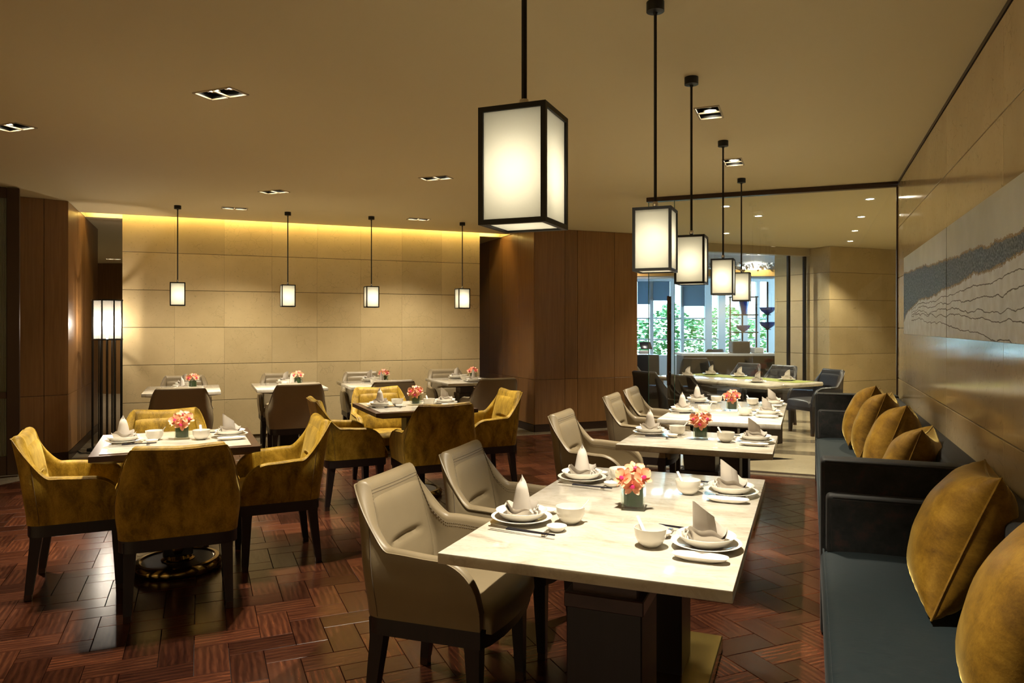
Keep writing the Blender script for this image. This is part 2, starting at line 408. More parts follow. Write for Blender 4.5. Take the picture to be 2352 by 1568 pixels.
# twin recessed downlights: centre x, y, long axis (0 = x, 1 = y)
DL = [(-3.07, 3.22, 0, 'above the gold chair table with the floor lamp behind'), (-4.855, 3.25, 0, 'by the reeded glass door'), (-3.06, 5.77, 0, 'above the gold chair table by the wood corner'),
      (-4.835, 5.77, 0, 'between the parquet and the wall tables'), (-5.92, 6.42, 2, 'between the wall pendants next to the floor lamp'), (-4.44, 7.92, 2, 'between the wall pendants next to the wood corner'),
      (-.572, 4.63, 1, 'between the third and fourth big lanterns'), (-.565, 6.10, 1, 'between the fourth and fifth big lanterns'), (-.572, 2.25, 1, 'between the first and second big lanterns')]
DL += [(-.572, -.2, 1, 'added out of view above the viewer as fill'), (-1.8, -2.2, 0, 'added out of view to wash the rear wall'),  # unseen lamps from here on, added to lift the ambient light
       (-4.4, -2.2, 0, 'added out of view to wash the middle of the rear wall'), (-7.0, -2.2, 0, 'added out of view to wash the end of the rear wall'), (-10.3, 8.9, 2, 'added to brighten the narrow passage behind the floor lamp'), (-12.6, 10.4, 2, 'added to brighten the far end of the narrow passage')]  # last two are added to brighten the passage
def dlrect(x, y, ax, e=0):
    a, b = .133 + e, .073 + e
    if ax == 1: a, b = b, a
    r = R(45) if ax == 2 else 0
    return [(x + i * a * math.cos(r) - j * b * math.sin(r), y + i * a * math.sin(r) + j * b * math.cos(r)) for i, j in ((-1, -1), (1, -1), (1, 1), (-1, 1))]
def sw(s, n): return (W0[0] + SD[0] * s + SN[0] * n, W0[1] + SD[1] * s + SN[1] * n)
slot = [sw(-.42, .11), sw(4.93, .11), sw(4.93, -.26), sw(-.42, -.26)]
ceil = polymesh(MAIN, [dlrect(x, y, ax) for x, y, ax, _ in DL] + [slot], H, 'ceiling', M['ceiling'])
struct(ceil, 'smooth beige painted ceiling with recessed light openings')
hc = polymesh([(4, 7), (4, 23), (-9, 23), (-9, 14), (-2.9, 10.59), (3.3, 16.9)], [], 2.95, 'ceiling', M['ceil_far']); struct(hc, 'white ceiling of the daylit room behind the glass')
rf = polymesh([(-17, -5), (5, -5), (5, 24), (-17, 24)], [], 3.4, 'ceiling', M['matte_dark']); struct(rf, 'unseen dark slab above the ceilings, added to shut out sky light')  # unseen slab, added to keep sky light off the rooms
# cove box round the slot
cv = MB()
for a, b_ in (((-.42, .11), (4.93, .11)), ((4.93, .11), (4.93, -.26)), ((4.93, -.26), (-.42, -.26)), ((-.42, -.26), (-.42, .11))):
    p, q = sw(*a), sw(*b_); cv.add([(*p, H), (*q, H), (*q, 3.0), (*p, 3.0)], [(0, 1, 2, 3)])
cv.add([(*sw(a, n), 3.0) for a, n in ((-.42, .11), (4.93, .11), (4.93, -.26), (-.42, -.26))], [(0, 1, 2, 3)])
struct(cv.build('trim_1', M['ceiling'], ang=0), 'plaster light cove above the limestone screen')
led = MB(); A_, B_ = sw(2.25, .085), None
led.box((0, 0, 0), (5.2, .02, .012)); lo = led.build('light_strip', M['led'], None, (*sw(2.25, .09), 2.79), R(44.6)); tag(lo, 'amber light strip tucked in the cove above the limestone screen', 'light')
lo2 = put('light_strip', lo.data, None, (*sw(2.25, -.20), 2.79), R(44.6)); tag(lo2, 'amber light strip added to brighten the space behind the limestone screen', 'light')  # second strip, added to light the panelling behind the screen
# outer walls
def wallseg(name, a, b, z0, z1, mat, t=.1, label=''):
    a = Vector(a); b = Vector(b); d = b - a; m = MB(); m.box((d.length / 2, 0, (z0 + z1) / 2), (d.length, t, z1 - z0))
    return struct(m.build(name, mat, None, (a.x, a.y, 0), math.atan2(d.y, d.x), ang=0), label)
wallseg('wall_rear', (-16.5, -2.75), (1, -2.75), 0, 3.4, M['stone'], label='unseen limestone wall behind the viewer, made pale to bounce light')  # unseen wall, set close and pale to bounce fill light forward
wallseg('wall_side', (-16.55, -4), (-16.55, 14), 0, 3.4, M['veneer'], label='wood veneered wall at the end of the passage')
wallseg('wall_corner', (-16.5, 14.05), (-7.5, 18.55), 0, 3.4, M['veneer'], label='wood veneered outer wall')
wallseg('wall_end', (3.25, 7.4), (3.25, 16.7), 0, 3.4, M['stone'], label='plain limestone wall beyond the glass')
wallseg('wall_outer', (3.25, 16.7), (1.5, 22.2), 0, .6, M['white'], label='white parapet under the added side windows of the daylit room')  # unseen side glazing, added so more daylight reaches the window frames
wallseg('wall_lintel', (3.25, 16.7), (1.5, 22.2), 2.8, 3.4, M['white'], label='white lintel over the added side windows of the daylit room')
wallseg('fill_window', (3.25, 16.7), (1.5, 22.2), .6, 2.8, M['glass'], .012, label='unseen side windows added to bring daylight into the daylit room')
wallseg('wall_return', (.9, 7.51), (3.3, 7.51), 0, 3.4, M['stone'], label='return wall beside the glass partition')
wallseg('wall_divider', (-2.92, 10.62), (-8.2, 15.9), 0, 3.4, M['white'], label='white dividing wall behind the wood panelling')
wallseg('wall_passage', L(-11.5, 15.4), L(-6.2, 15.4), 0, H, M['veneer'], label='wood veneered wall at the back of the narrow passage')

# floor base
fb = polymesh([(-17, -5), (5, -5), (5, 24), (-17, 24)], [], -.022, 'floor', M['subfloor']); struct(fb, 'dark red merbau parquet floor laid in herringbone')
# parquet: 0.28 x 0.14 blocks in a two to one herringbone, turned 45 degrees
PW = .14; PU, PV = .395, 4.232
def plankmesh():
    m = MB(); g = .0012; a, b_, c = PW - g, PW / 2 - g, .0014
    m.add([(-a, -b_, -.02), (a, -b_, -.02), (a, b_, -.02), (-a, b_, -.02), (-a, -b_, -c), (a, -b_, -c), (a, b_, -c), (-a, b_, -c), (-a + c, -b_ + c, 0), (a - c, -b_ + c, 0), (a - c, b_ - c, 0), (-a + c, b_ - c, 0)],
          [(0, 1, 5, 4), (1, 2, 6, 5), (2, 3, 7, 6), (3, 0, 4, 7), (4, 5, 9, 8), (5, 6, 10, 9), (6, 7, 11, 10), (7, 4, 8, 11), (8, 9, 10, 11)])
    return m
def adduv(me):
    u = me.uv_layers.new(name='UVMap')
    for l in me.loops: p = me.vertices[l.vertex_index].co; u.data[l.index].uv = (p.x, p.y)
pm = plankmesh().mesh('plank', M['plank'], 0); adduv(pm)
def wood_here(x, y):
    return x > -6.75 and x - y > -12.42 and x < .8 and y > .4 and (y < 7.46 or x < -1.5)
cells = []
for m4 in range(-20, 30):
    for k in range(-60, 60):
        for hv in (0, 1):
            if hv == 0: u = PU + (k + 4 * m4 + 1) * PW; v = PV + (-k + .5) * PW; ang = 45
            else: u = PU + (k + 4 * m4 + .5) * PW; v = PV + (-k - 1) * PW; ang = 135
            x = (u - v) * S2; y = (u + v) * S2
            if not wood_here(x, y): continue
            d = x * FW[0] + y * FW[1]; l = x * RT[0] + y * RT[1]
            if d < .8: continue
            px = 1176 + 1690 * l / d; py = 748 + 1690 * EYE / d
            seen = -10 < px < 2362 and py < 1575 and x < .05
            if d < 1.8 and not seen: continue
            cells.append((not seen, d, x, y, ang))
cells.sort()
# leave out of the singles what the near sofa and the first table top cover
singles = []; rest = []
def hidden(x, y):
    d = x * FW[0] + y * FW[1]; l = x * RT[0] + y * RT[1]; k = (EYE - .75) / EYE
    xt, yt = x * k, y * k
    return (-1.0 < xt < -.2 and 1.95 < yt < 3.36) or (-.86 < x < -.36 and 2.05 < y < 3.35)
for c in cells:
    if not c[0] and len(singles) < 300 and not hidden(c[2], c[3]): singles.append(c)
    else: rest.append(c)
for c in singles:
    put('plank', pm, fb, (c[2], c[3], random.uniform(-.0004, .0004) + .022 - .022), rot=(random.uniform(-.0025, .0025), random.uniform(-.0025, .0025), R(c[4] + random.choice((0, 180)))))
vs = []; fs = []; uvs = []; tone = []
src = plankmesh()
for c in rest:
    o = len(vs); a = R(c[4] + random.choice((0, 180))); ca, sa = math.cos(a), math.sin(a); t = random.random(); tx, ty = random.uniform(-.0025, .0025), random.uniform(-.0025, .0025)
    for p in src.v:
        vs.append((c[2] + p[0] * ca - p[1] * sa, c[3] + p[0] * sa + p[1] * ca, p[2] + p[0] * tx + p[1] * ty)); uvs.append((p[0], p[1])); tone.append(t)
    fs += [tuple(i + o for i in f) for f in src.f]
me = bpy.data.meshes.new('planks'); me.from_pydata(vs, [], fs); ul = me.uv_layers.new(name='UVMap')
for l in me.loops: ul.data[l.index].uv = uvs[l.vertex_index]
at = me.attributes.new('plank_tone', 'FLOAT', 'POINT'); at.data.foreach_set('value', tone); me.materials.append(M['plank_far'])
po = put('parquet_blocks', me, fb); po['kind'] = 'stuff'
# stone floors (thin slabs laid level with the parquet)
def slab(name, poly, mat, label, z1=.003):
    m = MB(); m.prism(poly, -.03, z1); o = m.build(name, mat, ang=0); return struct(o, label)
def ln(c, x): return (x, x - c)                          # point on x - y = c
slab('floor', [ln(-12.32, -6.7), ln(-12.32, -1.55), (-1.55, 10.9), (-2.9, 10.7), (-8, 16), (-16.4, 14), (-16.4, -3.9), (-6.7, -3.9)], M['floorstone'], 'grey stone floor border along the walls')
pale = [(-1.5, 7.46), (3.2, 7.46), (3.2, 16.7), (-1.5, 12.0)]
pf = slab('floor', pale, M['floorpale'], 'pale polished stone floor beyond the glass partition')
slab('floor', [(-1.5, 12), (3.2, 16.7), (1.5, 22.2), (-7.5, 18.5), (-8.2, 15.9), (-2.9, 10.6)], M['floorstone'], 'grey stone floor of the daylit room')
for i, y in enumerate((8.62, 9.55, 10.5, 11.5)):
    m = MB(); m.prism([(-1.49, y), (.73, y + .08), (.73, y + .34), (-1.49, y + .26)], .0031, .0045); m.build('stone_band', M['floorstone'], pf, ang=0)
m = MB(); m.prism([(-.75, 8.0), (-.15, 8.38), (-.75, 8.45)], .0031, .0048); m.build('stone_inlay', M['floordark'], pf, ang=0)
for n_, (y0, y1, mt) in enumerate(((7.36, 7.44, 'floorstone'), (7.44, 7.54, 'bronze'))):
    m = MB(); m.box((-.38, (y0 + y1) / 2, .004), (2.3, y1 - y0, .012)); struct(m.build('trim_%d' % (n_ + 2), M[mt], ang=0), ('stone threshold strip', 'dark bronze floor channel')[n_] + ' under the glass partition')

# tiled stone walls: backing + one object per slab
ZR = [.003, .05, .50, .95, 1.40, 1.85, 2.30, H + .0]
def tiled(name, label, p0, dr, joints, mat, zr=ZR, t=.03, gap=.003, back=.12, gmat='grout', top=None, rowskip=1):
    ang = math.atan2(dr[1], dr[0]); L_ = joints[-1] - joints[0]
    m = MB(); m.box((joints[0] + L_ / 2, back / 2 + .006, (zr[0] + (top or zr[-1])) / 2), (L_, back, (top or zr[-1]) - zr[0]))
    w_ = struct(m.build(name, M[gmat], None, (*p0, 0), ang, ang=0), label); cache = {}
    zz = list(zr); zz[-1] = top or zz[-1]
    for i in range(len(joints) - 1):
        for k in range(1 if rowskip else 0, len(zz) - 1):
            a = joints[i + 1] - joints[i] - gap * .3; h = zz[k + 1] - zz[k] - gap * 1.9; key = (round(a, 4), round(h, 4))
            if key not in cache:
                b_ = MB(); b_.rbox((0, 0, 0), (a, t, h), .0018, 1); cache[key] = b_.mesh('stone_tile', mat, 30)
            put('stone_tile', cache[key], w_, ((joints[i] + joints[i + 1]) / 2, t / 2 - .008, (zz[k] + zz[k + 1]) / 2))
    return w_
# back of panel is +y in local frame (away from room)
tiled('wall_back', 'beige limestone screen wall behind the four small tables', W0, SD, [i * .5625 for i in range(9)], M['stone'], top=2.98)
# right wall: runs along +y, room on its left => local +y must point to +x : direction (0,-1) from far end
tiled('wall_right', 'polished limestone wall above the banquettes', (.745, 7.46), (0, -1), [0, 2.54, 3.9, 5.3, 6.7, 8.1, 9.5, 11.4], M['stone_pol'], gap=.0028, gmat='grout_light', top=H - .03)
m = MB(); m.box((.76, 1.75, H - .012), (.05, 11.4, .024)); struct(m.build('trim_4', M['bronze'], ang=0), 'dark strip standing for the shaded gap along the top of the limestone wall')  # solid dark strip: the gap's shade is put in by colour
# pillar beyond the glass
tiled('wall_pillar', 'limestone pillar face beyond the glass partition', (.304, 13.124), (S2, S2), [0, 1.6, 3.2], M['stone'], gmat='grout')
tiled('wall_pillar_side', 'shaded side of the limestone pillar beyond the glass', (.304 - S2 * 1.25, 13.124 + S2 * 1.25), (S2, -S2), [0, 1.25], M['stone'], gmat='grout')

def panelled(name, label, p0, dr, joints, zr=(.10, .70, H), t=.02, gap=.004):
    ang = math.atan2(dr[1], dr[0]); L_ = joints[-1] - joints[0]
    m = MB(); m.box((joints[0] + L_ / 2, .066, H / 2), (L_, .12, H))
    w_ = struct(m.build(name, M['veneer_gap'], None, (*p0, 0), ang, ang=0), label)
    for i in range(len(joints) - 1):
        for k in range(len(zr) - 1):
            b_ = MB(); b_.rbox((0, 0, 0), (joints[i + 1] - joints[i] - gap, t, zr[k + 1] - zr[k] - gap), .0015, 1)
            b_.build('wood_panel', M['veneer'], w_, ((joints[i] + joints[i + 1]) / 2, t / 2 - .008, (zr[k] + zr[k + 1]) / 2))
    b_ = MB(); b_.box((joints[0] + L_ / 2, -.002, .05), (L_, .02, .096)); b_.build('baseboard', M['bronze'], w_)
    return w_
panelled('wall_left', 'dark wood panelled wall beside the reeded glass door', (C1[0] - .456 * 1.6, C1[1] - .89 * 1.6), (.456, .89), [0, .5, .95, 1.18, 1.39, 1.6])
e2 = (C1[0] - S2 * 2.5, C1[1] + S2 * 2.5)
panelled('wall_niche', 'lamp-lit wood panelled wall receding behind the floor lamp', C1, (-S2, S2), [0, .62, .92, 1.2, 1.9, 2.42])
panelled('wall_recess', 'wood panelled wall receding behind the limestone screen', (C2[0] - S2 * 3.2, C2[1] + S2 * 3.2), (S2, -S2), [0, .6, 1.0, 1.55, 2.086, 2.666, 3.2])
panelled('wall_front', 'wood panelled wall between the limestone screen and the glass', C2, (S2, S2), [0, .45, .644, 1.227, 1.6])
ws = MB(); ws.rbox((0, 0, 0), (.10, .012, .05), .003, 1); x_, y_ = LP(56, 7.35); tag(ws.build('wall_socket', M['black'], None, (x_, y_, .36), math.atan2(.89, .456) ), 'small black socket plate on the dark wood wall', 'socket')

# reeded glass door at the edge of the view
dr_ = struct(thing('door_1', None, None, (-6.92, 4.70, 0), math.atan2(-.89, -.456) + R(-14)), 'dark framed door with reeded glass panes'); 
for (x0, x1, z0, z1, nm) in ((0, .10, .02, H - .01, 'stile'), (.85, .95, .02, H - .01, 'stile'), (.1, .85, .02, .20, 'rail'), (.1, .85, .74, .80, 'rail'), (.1, .85, H - .11, H - .01, 'rail')):
    b_ = MB(); b_.rbox(((x0 + x1) / 2, 0, (z0 + z1) / 2), (x1 - x0, .06, z1 - z0), .004, 1); b_.build(nm, M['bronze'], dr_)
for z0, z1 in ((.20, .74), (.80, H - .11)):
    b_ = MB(); pts = []; n_ = 50
    prof = [(.1 + .75 * i / (n_ * 4), .012 * abs(math.sin(math.pi * i / 4))) for i in range(n_ * 4 + 1)]
    b_.grid(lambda u, v: (prof[round(u * (len(prof) - 1))][0], prof[round(u * (len(prof) - 1))][1], z0 + (z1 - z0) * v), len(prof), 2)
    b_.add([(.1, -.01, z0), (.85, -.01, z0), (.85, -.01, z1), (.1, -.01, z1)], [(0, 1, 2, 3)])
    b_.build('reeded_pane', M['reeded'], dr_, ang=60)

# glass partition at y = 7.5 with bronze head rail
gp = struct(thing('window_1', None, None, (0, 7.50, 0)), 'frameless glass partition under a bronze ceiling rail')
m = MB(); m.rbox((-.40, 0, H - .022), (2.29, .07, .045), .004, 1); m.build('head_rail', M['bronze'], gp)
for x0, x1 in ((-1.525, -1.27), (-1.262, .725)):
    m = MB(); m.box(((x0 + x1) / 2, 0, (.01 + H - .04) / 2), (x1 - x0, .012, H - .05)); m.build('pane', M['glass'], gp, ang=0)
for x in (-1.527, -1.266):
    m = MB(); m.box((x, 0, (.01 + H - .04) / 2), (.006, .013, H - .05)); m.build('pane_edge', M['glassedge'], gp, ang=0)
for y in (-.05, .05):
    m = MB(); m.tube([(-1.32, y, .82), (-1.32, y, 1.72)], .013, 10); h = m.build('pull_handle', M['bronze'], gp)
    m = MB()
    for z in (.95, 1.55): m.tube([(-1.32, y * .1, z), (-1.32, y, z)], .009, 8)
    m.build('handle_bracket', M['black'], h)
m = MB(); m.box((.738, 0, H / 2), (.02, .03, H - .02)); m.build('jamb', M['bronze'], gp)

# ================================================================== LIGHT FITTINGS
for i, (x, y, ax, where) in enumerate(DL):
    t = thing('downlight', 'twin square recessed downlight ' + where, 'downlight', (x, y, H), R(45) if ax == 2 else (R(90) if ax == 1 else 0), 'twin recessed downlights')
    m = MB()
    for (cx, cy, a, b_) in ((0, -.070, .27, .010), (0, .070, .27, .010), (-.131, 0, .012, .146), (.131, 0, .012, .146), (0, 0, .012, .13)): m.box((cx, cy, -.001), (a, b_, .008))
    m.build('trim_frame', M['fixture'], t, ang=0)
    m = MB()
    for (cx, cy, a, b_) in ((0, -.073, .27, .002), (0, .073, .27, .002), (-.133, 0, .002, .146), (.133, 0, .002, .146)): m.box((cx, cy, .05), (a, b_, .10))
    m.box((0, 0, .10), (.27, .15, .002)); m.build('housing', M['black'], t, ang=0)
    for s in (-1, 1):
        m = MB(); m.lathe([(.030, .075), (.046, .03), (.046, .024), (.040, .024), (.036, .028)], 24, cap=False); g = m.build('lamp_ring', M['silver'], t, (s * .064, 0, 0))
        m = MB(); m.lathe([(.034, .030), (.02, .028), (.001, .028)], 20); m.build('lens', M['lens'], g)
        lamp('SPOT', 'downlight_beam', (x + (s * .064 if ax == 0 else s * .045 if ax == 2 else 0), y + (s * .064 if ax == 1 else s * .045 if ax == 2 else 0), H + .018), SPOT_W * (.55 if ax == 2 else 1.9 if i > 8 else 1), WARM, radius=.022, spot=R(115 if ax == 2 else 78), blend=.9 if ax == 2 else .6)
# round downlights beyond the glass; some stand in for reflections in it
for i, (x, y) in enumerate(((.572, 8.379), (.569, 9.709), (.574, 11.097), (.577, 12.435), (-.849, 8.308), (-1.09, 10.729), (-.564, 9.176))):
    t = thing('round_downlight', ('first', 'second', 'third', 'fourth')[i] + ' round downlight from the glass in the row towards the limestone pillar' if i < 4 else 'small round downlight beyond the glass ' + ('just behind the ceiling rail', 'ahead of the daylit room', 'in the middle of the ceiling')[i - 4], 'downlight', (x, y, H - .001), 0, 'round downlights beyond the glass')
    m = MB(); m.lathe([(.055, 0), (.055, -.006), (.040, -.006), (.038, -.001)], 24, cap=False); m.build('trim_ring', M['white'], t)
    m = MB(); m.lathe([(.037, -.003), (.001, -.003)], 20); m.build('lens', M['lens'], t)
    lamp('SPOT', 'downlight_beam', (x, y, H - .03), 75, (1, .86, .62), radius=.03, spot=R(110), blend=.5)

for i, (x, y, w_) in enumerate(((-1.35, 12.75, 'just behind the pale header'), (-3.2, 15.0, 'over the middle of the daylit room'), (-1.0, 16.6, 'by the added side windows of the daylit room'))):  # lamps added to brighten the pillar side and the chairs
    t = thing('round_downlight', 'added fill downlight in the white ceiling ' + w_, 'downlight', (x, y, 2.949), 0, 'fill downlights added in the daylit room')
    m = MB(); m.lathe([(.055, 0), (.055, -.006), (.040, -.006), (.038, -.001)], 24, cap=False); m.build('trim_ring', M['white'], t)
    m = MB(); m.lathe([(.037, -.003), (.001, -.003)], 20); m.build('lens', M['lens'], t)
    lamp('SPOT', 'downlight_beam', (x, y, 2.91), 110, (1, .9, .75), radius=.03, spot=R(150), blend=.6)
def make_lantern():
    t = thing('pendant_lantern', 'x', 'pendant lamp', (0, 0, H))
    s = .077; z0, z1 = 1.637 - H, 1.89 - H; w_ = .011
    m = MB(); m.lathe([(.036, 0), (.036, -.038), (.010, -.042), (.008, -.05)], 24); m.build('ceiling_rose', M['black'], t)
    m = MB(); m.tube([(0, 0, -.04), (0, 0, z1 + .025)], .0062, 10); m.build('rod', M['black'], t)
    m = MB(); m.lathe([(.010, z1 + .03), (.012, z1 + .015), (.008, z1 + .005), (.014, z1)], 14); m.build('swivel', M['silver'], t)
    m = MB()
    for i in (-1, 1):
        for j in (-1, 1): m.box((i * (s - w_ / 2), j * (s - w_ / 2), (z0 + z1) / 2), (w_, w_, z1 - z0))
        for z in (z0 + w_ / 2, z1 - w_ / 2):
            m.box((0, i * (s - w_ / 2), z), (2 * s - 2 * w_, w_, w_)); m.box((i * (s - w_ / 2), 0, z), (w_, 2 * s - 2 * w_, w_))
    m.box((0, 0, z1 - .002), (2 * s - 2 * w_, 2 * s - 2 * w_, .004))
    m.build('frame', M['black'], t, ang=0)
    p = MB(); p.box((0, 0, 0), (2 * s - 2 * w_ + .002, .002, z1 - z0 - 2 * w_ + .002)); pme = p.mesh('glass_panel', M['lantern'], 0)
    for k in range(4):
        a = k * math.pi / 2; put('glass_panel', pme, t, (math.sin(a) * (s - w_ * .6), -math.cos(a) * (s - w_ * .6), (z0 + z1) / 2), a)
    m = MB(); m.box((0, 0, z0 + w_ * .5), (2 * s - 2 * w_, 2 * s - 2 * w_, .002)); m.build('bottom_panel', M['lantern'], t, ang=0)
    return t
lant = make_lantern()
PEND = [(-.586, 1.52, 0, 'big square lantern hanging closest to the camera'), (-.578, 2.97, 0, 'second big lantern of the row above the marble tables'), (-.577, 3.94, 0, 'third big lantern of the row above the marble tables'),
        (-.568, 5.38, 0, 'fourth big lantern of the row above the marble tables'), (-.562, 6.81, 0, 'fifth big lantern of the row, before the glass partition'),
        (-6.364, 6.045, 46, 'small-looking wall lantern next to the floor lamp'), (-5.557, 6.867, 46, 'second wall lantern from the floor lamp'), (-4.853, 7.515, 46, 'third wall lantern from the floor lamp'), (-4.073, 8.39, 46, 'wall lantern next to the wood corner')]
for i, (x, y, rz, lab) in enumerate(PEND):
    t = lant if i == 0 else copy_tree(lant)
    t.location = (x, y, H); t.rotation_euler = (0, 0, R(rz)); t['label'] = lab; t['group'] = 'lanterns above the marble tables' if i < 5 else 'lanterns in front of the limestone screen'
    lamp('POINT', 'lantern_bulb', (x, y, 1.75), PEND_W * (1 if i < 5 else 1.8), (1, .92, .76), radius=.016)

# floor lamp
lx, ly = LP(246, 8.42)
t = thing('floor_lamp', 'tall black floor lamp with a lit cylindrical glass shade beside the limestone screen', 'floor lamp', (lx, ly, 0), R(20))
m = MB(); m.rbox((0, 0, .02), (.30, .30, .04), .006, 1); m.build('base', M['black'], t)
rme = MB(); rme.tube([(0, 0, .04), (0, 0, 1.72)], .0085, 8); rm = rme.mesh('post', M['black'])
for i in range(8):
    a = R(i * 45 + 12); put('post', rm, t, (.157 * math.cos(a), .157 * math.sin(a), 0))
inn = MB(); inn.tube([(0, 0, .04), (0, 0, 1.27)], .006, 8); im = inn.mesh('inner_post', M['black'])
for i in range(4):
    a = R(i * 90 + 35); put('inner_post', im, t, (.085 * math.cos(a), .085 * math.sin(a), 0))
for z in (1.265, 1.712):
    m = MB(); m.lathe([(.163, z - .008), (.163, z + .008), (.145, z + .008), (.145, z - .008), (.163, z - .008)], 40, cap=False); m.build('ring', M['black'], t)
m = MB(); m.grid(lambda u, v: (.150 * math.cos(u * 2 * math.pi), .150 * math.sin(u * 2 * math.pi), 1.275 + .43 * v), 48, 2, closeu=True); m.build('shade', M['shade'], t)
m = MB(); m.lathe([(.010, 1.27), (.014, 1.33), (.03, 1.36), (.034, 1.39), (.022, 1.42), (.002, 1.43)], 20); m.build('bulb', emit_mat('bulb_glass', (1, .92, .8), 25), t)
lamp('POINT', 'floor_lamp_bulb', (lx, ly, 1.45), 14, (1, .88, .72), radius=.03)
m = MB(); pts = [(lx + .12 * math.sin(i * .9) - .02 * i, ly - .10 - .05 * i + .09 * math.cos(i * 1.3), .014) for i in range(14)]; m.tube(pts, .007, 6); tag(m.build('power_cord', M['black']), 'coiled black power cord on the floor by the lamp', 'cord')

# painting: two canvases on the right wall
for y0, y1, lab in ((4.588, 6.54, 'far canvas of the grey and teal abstract wall painting'), (2.5, 4.575, 'near canvas of the grey and teal abstract wall painting')):
    t = thing('painting', lab, 'painting', (.71, (y0 + y1) / 2, 1.355), 0, 'wall painting canvases')
    m = MB(); m.rbox((0, 0, .30), (.044, y1 - y0, .60), .003, 1); m.build('canvas', M['canvas'], t)
    m = MB(); m.box((-.0225, 0, .30), (.0015, y1 - y0 - .004, .596)); m.build('painted_face', M['painting'], t, ang=0)

# ================================================================== CHAIRS
def make_chair(kind):
    mat = M['velvet'] if kind == 'velvet' else M['bluechair'] if kind == 'blue' else M['leather']
    root = thing('armchair', 'x', 'chair')
    Wd, yf, yb, rc = .285, .205, -.25, .075
    Ls = yf - (yb + rc); La = rc * math.pi / 2; Lb = Wd - rc; HALF = Ls + La + Lb; BH = .848
    def plan(q):                                   # q from 0 (right front) to 2*HALF (left front): x, y, nx, ny
        m_ = 1
        if q > HALF: q = 2 * HALF - q; m_ = -1
        if q <= Ls: return m_ * Wd, yf - q, m_ * 1, 0
        if q <= Ls + La:
            a = (q - Ls) / rc; return m_ * (Wd - rc + rc * math.cos(a)), yb + rc - rc * math.sin(a), m_ * math.cos(a), -math.sin(a)
        return m_ * (Wd - rc - (q - Ls - La)), yb, 0, -1
    def top(q):
        q = min(q, 2 * HALF - q); ar = .625
        if q < .16: return .46 + (ar - .46) * math.sqrt(max(0, 1 - ((.16 - q) / .16) ** 2))
        if q < Ls - .055: return ar + .010 * sstep(.16, Ls - .055, q)
        if q < Ls + .08:
            t = (q - Ls + .055) / .135; return ar + .010 + (BH - ar - .010) * (.55 * sstep(0, 1, t) + .45 * t ** 1.5)
        return BH - (.010 if kind == 'velvet' else .002) * sstep(Ls + .08, HALF, q)
    def pos(q, z, off):
        x, y, nx, ny = plan(q); qq = min(q, 2 * HALF - q)
        wb = sstep(Ls - .19, Ls + .05, qq)
        f = max(0, (z - .38) / .5)
        y -= .085 * f ** 1.4 * wb
        x *= (.955 + .045 * sstep(.38, .52, z)) * (1 - .10 * sstep(.58, .86, z) * sstep(Ls - .13, Ls + .01, qq) - .05 * sstep(Ls - .09, Ls + .01, qq) * sstep(.55, .66, z))
        return Vector((x - nx * off, y - ny * off, z))
    T = lambda q: .046 + .012 * sstep(Ls - .15, Ls + .1, min(q, 2 * HALF - q))
    qa, qb = Ls - .07, Ls + .11; half = [.16 * i / 12 for i in range(12)] + [.16 + (qa - .16) * i / 6 for i in range(6)] + [qa + (qb - qa) * i / 28 for i in range(28)] + [qb + (HALF - qb) * i / 8 for i in range(9)]
    QS = half + [2 * HALF - q for q in reversed(half[:-1])]; NU = len(QS); cols = []
    for i in range(NU):
        q = QS[i]; h = top(q); t_ = T(q); c = []
        for k in range(10): c.append(pos(q, .385 + (h - t_ / 2 - .385) * k / 9, 0))
        for k in range(1, 6):
            a = math.pi * k / 6; c.append(pos(q, h - t_ / 2 + math.sin(a) * t_ / 2, t_ / 2 - math.cos(a) * t_ / 2))
        for k in range(8): c.append(pos(q, h - t_ / 2 + (.40 - h + t_ / 2) * k / 7, t_))
        cols.append(c)
    nv = len(cols[0]); vs = [p for c in cols for p in c]; fs = []
    for i in range(NU - 1):
        for j in range(nv - 1): fs.append((i * nv + j, i * nv + j + 1, (i + 1) * nv + j + 1, (i + 1) * nv + j))
    fs.append(tuple(range(nv))); fs.append(tuple(range((NU - 1) * nv, NU * nv)))
    m = MB(); m.add(vs, fs); sh = m.build('shell', mat, root, ang=50)
    # piping on the outer rim, seams down the rear corners
    m = MB(); m.tube([pos(q, top(q) - T(q) * .28, -.001) for q in QS], .0035, 5); m.build('piping', mat, sh)
    if kind != 'velvet':
        m = MB()
        for off_, dz in ((.036, .036), (.036, .047)):
            n_ = 200
            for i in range(n_):
                q = 2 * HALF * (i + .5) / n_; q2 = q + .004
                a = pos(q, top(q) - dz, T(q) + .0006); b_ = pos(q2, top(q2) - dz, T(q2) + .0006)
                m.tube([a, b_], .0011, 3)
        m.build('stitching', M['stitch'], sh)['kind'] = 'stuff'
    for q in (Ls + .01, 2 * HALF - Ls - .01):
        m = MB(); m.tube([pos(q, .39 + (top(q) - .42) * k / 10, -.0004) for k in range(11)], .0016, 4); m.build('seam', M['seam'] if kind == 'velvet' else M['stitch'], sh)
    # back cushion with lumbar crease
    q0, q1 = Ls + .10, 2 * HALF - Ls - .10
    def bc(u, v):
        a = 2 * u - 1; q = q0 + (q1 - q0) * u; zt = BH - .062 - .012 * abs(a) ** 6; z = .45 + (zt - .45) * v
        b_ = .013 * (1 - abs(a) ** 9) * (1 - abs(2 * v - 1) ** 11)
        vc = .40 + .07 * (1 - a * a); g = .017 * math.exp(-((v - vc) / .035) ** 2) * max(0, 1 - (abs(a) / .62) ** 4)
        b_ += .012 * (1 - sstep(vc - .35, vc, v)) * (1 - abs(a) ** 4)
        p = pos(q, z, T(q) + b_ - g + .0015); return p
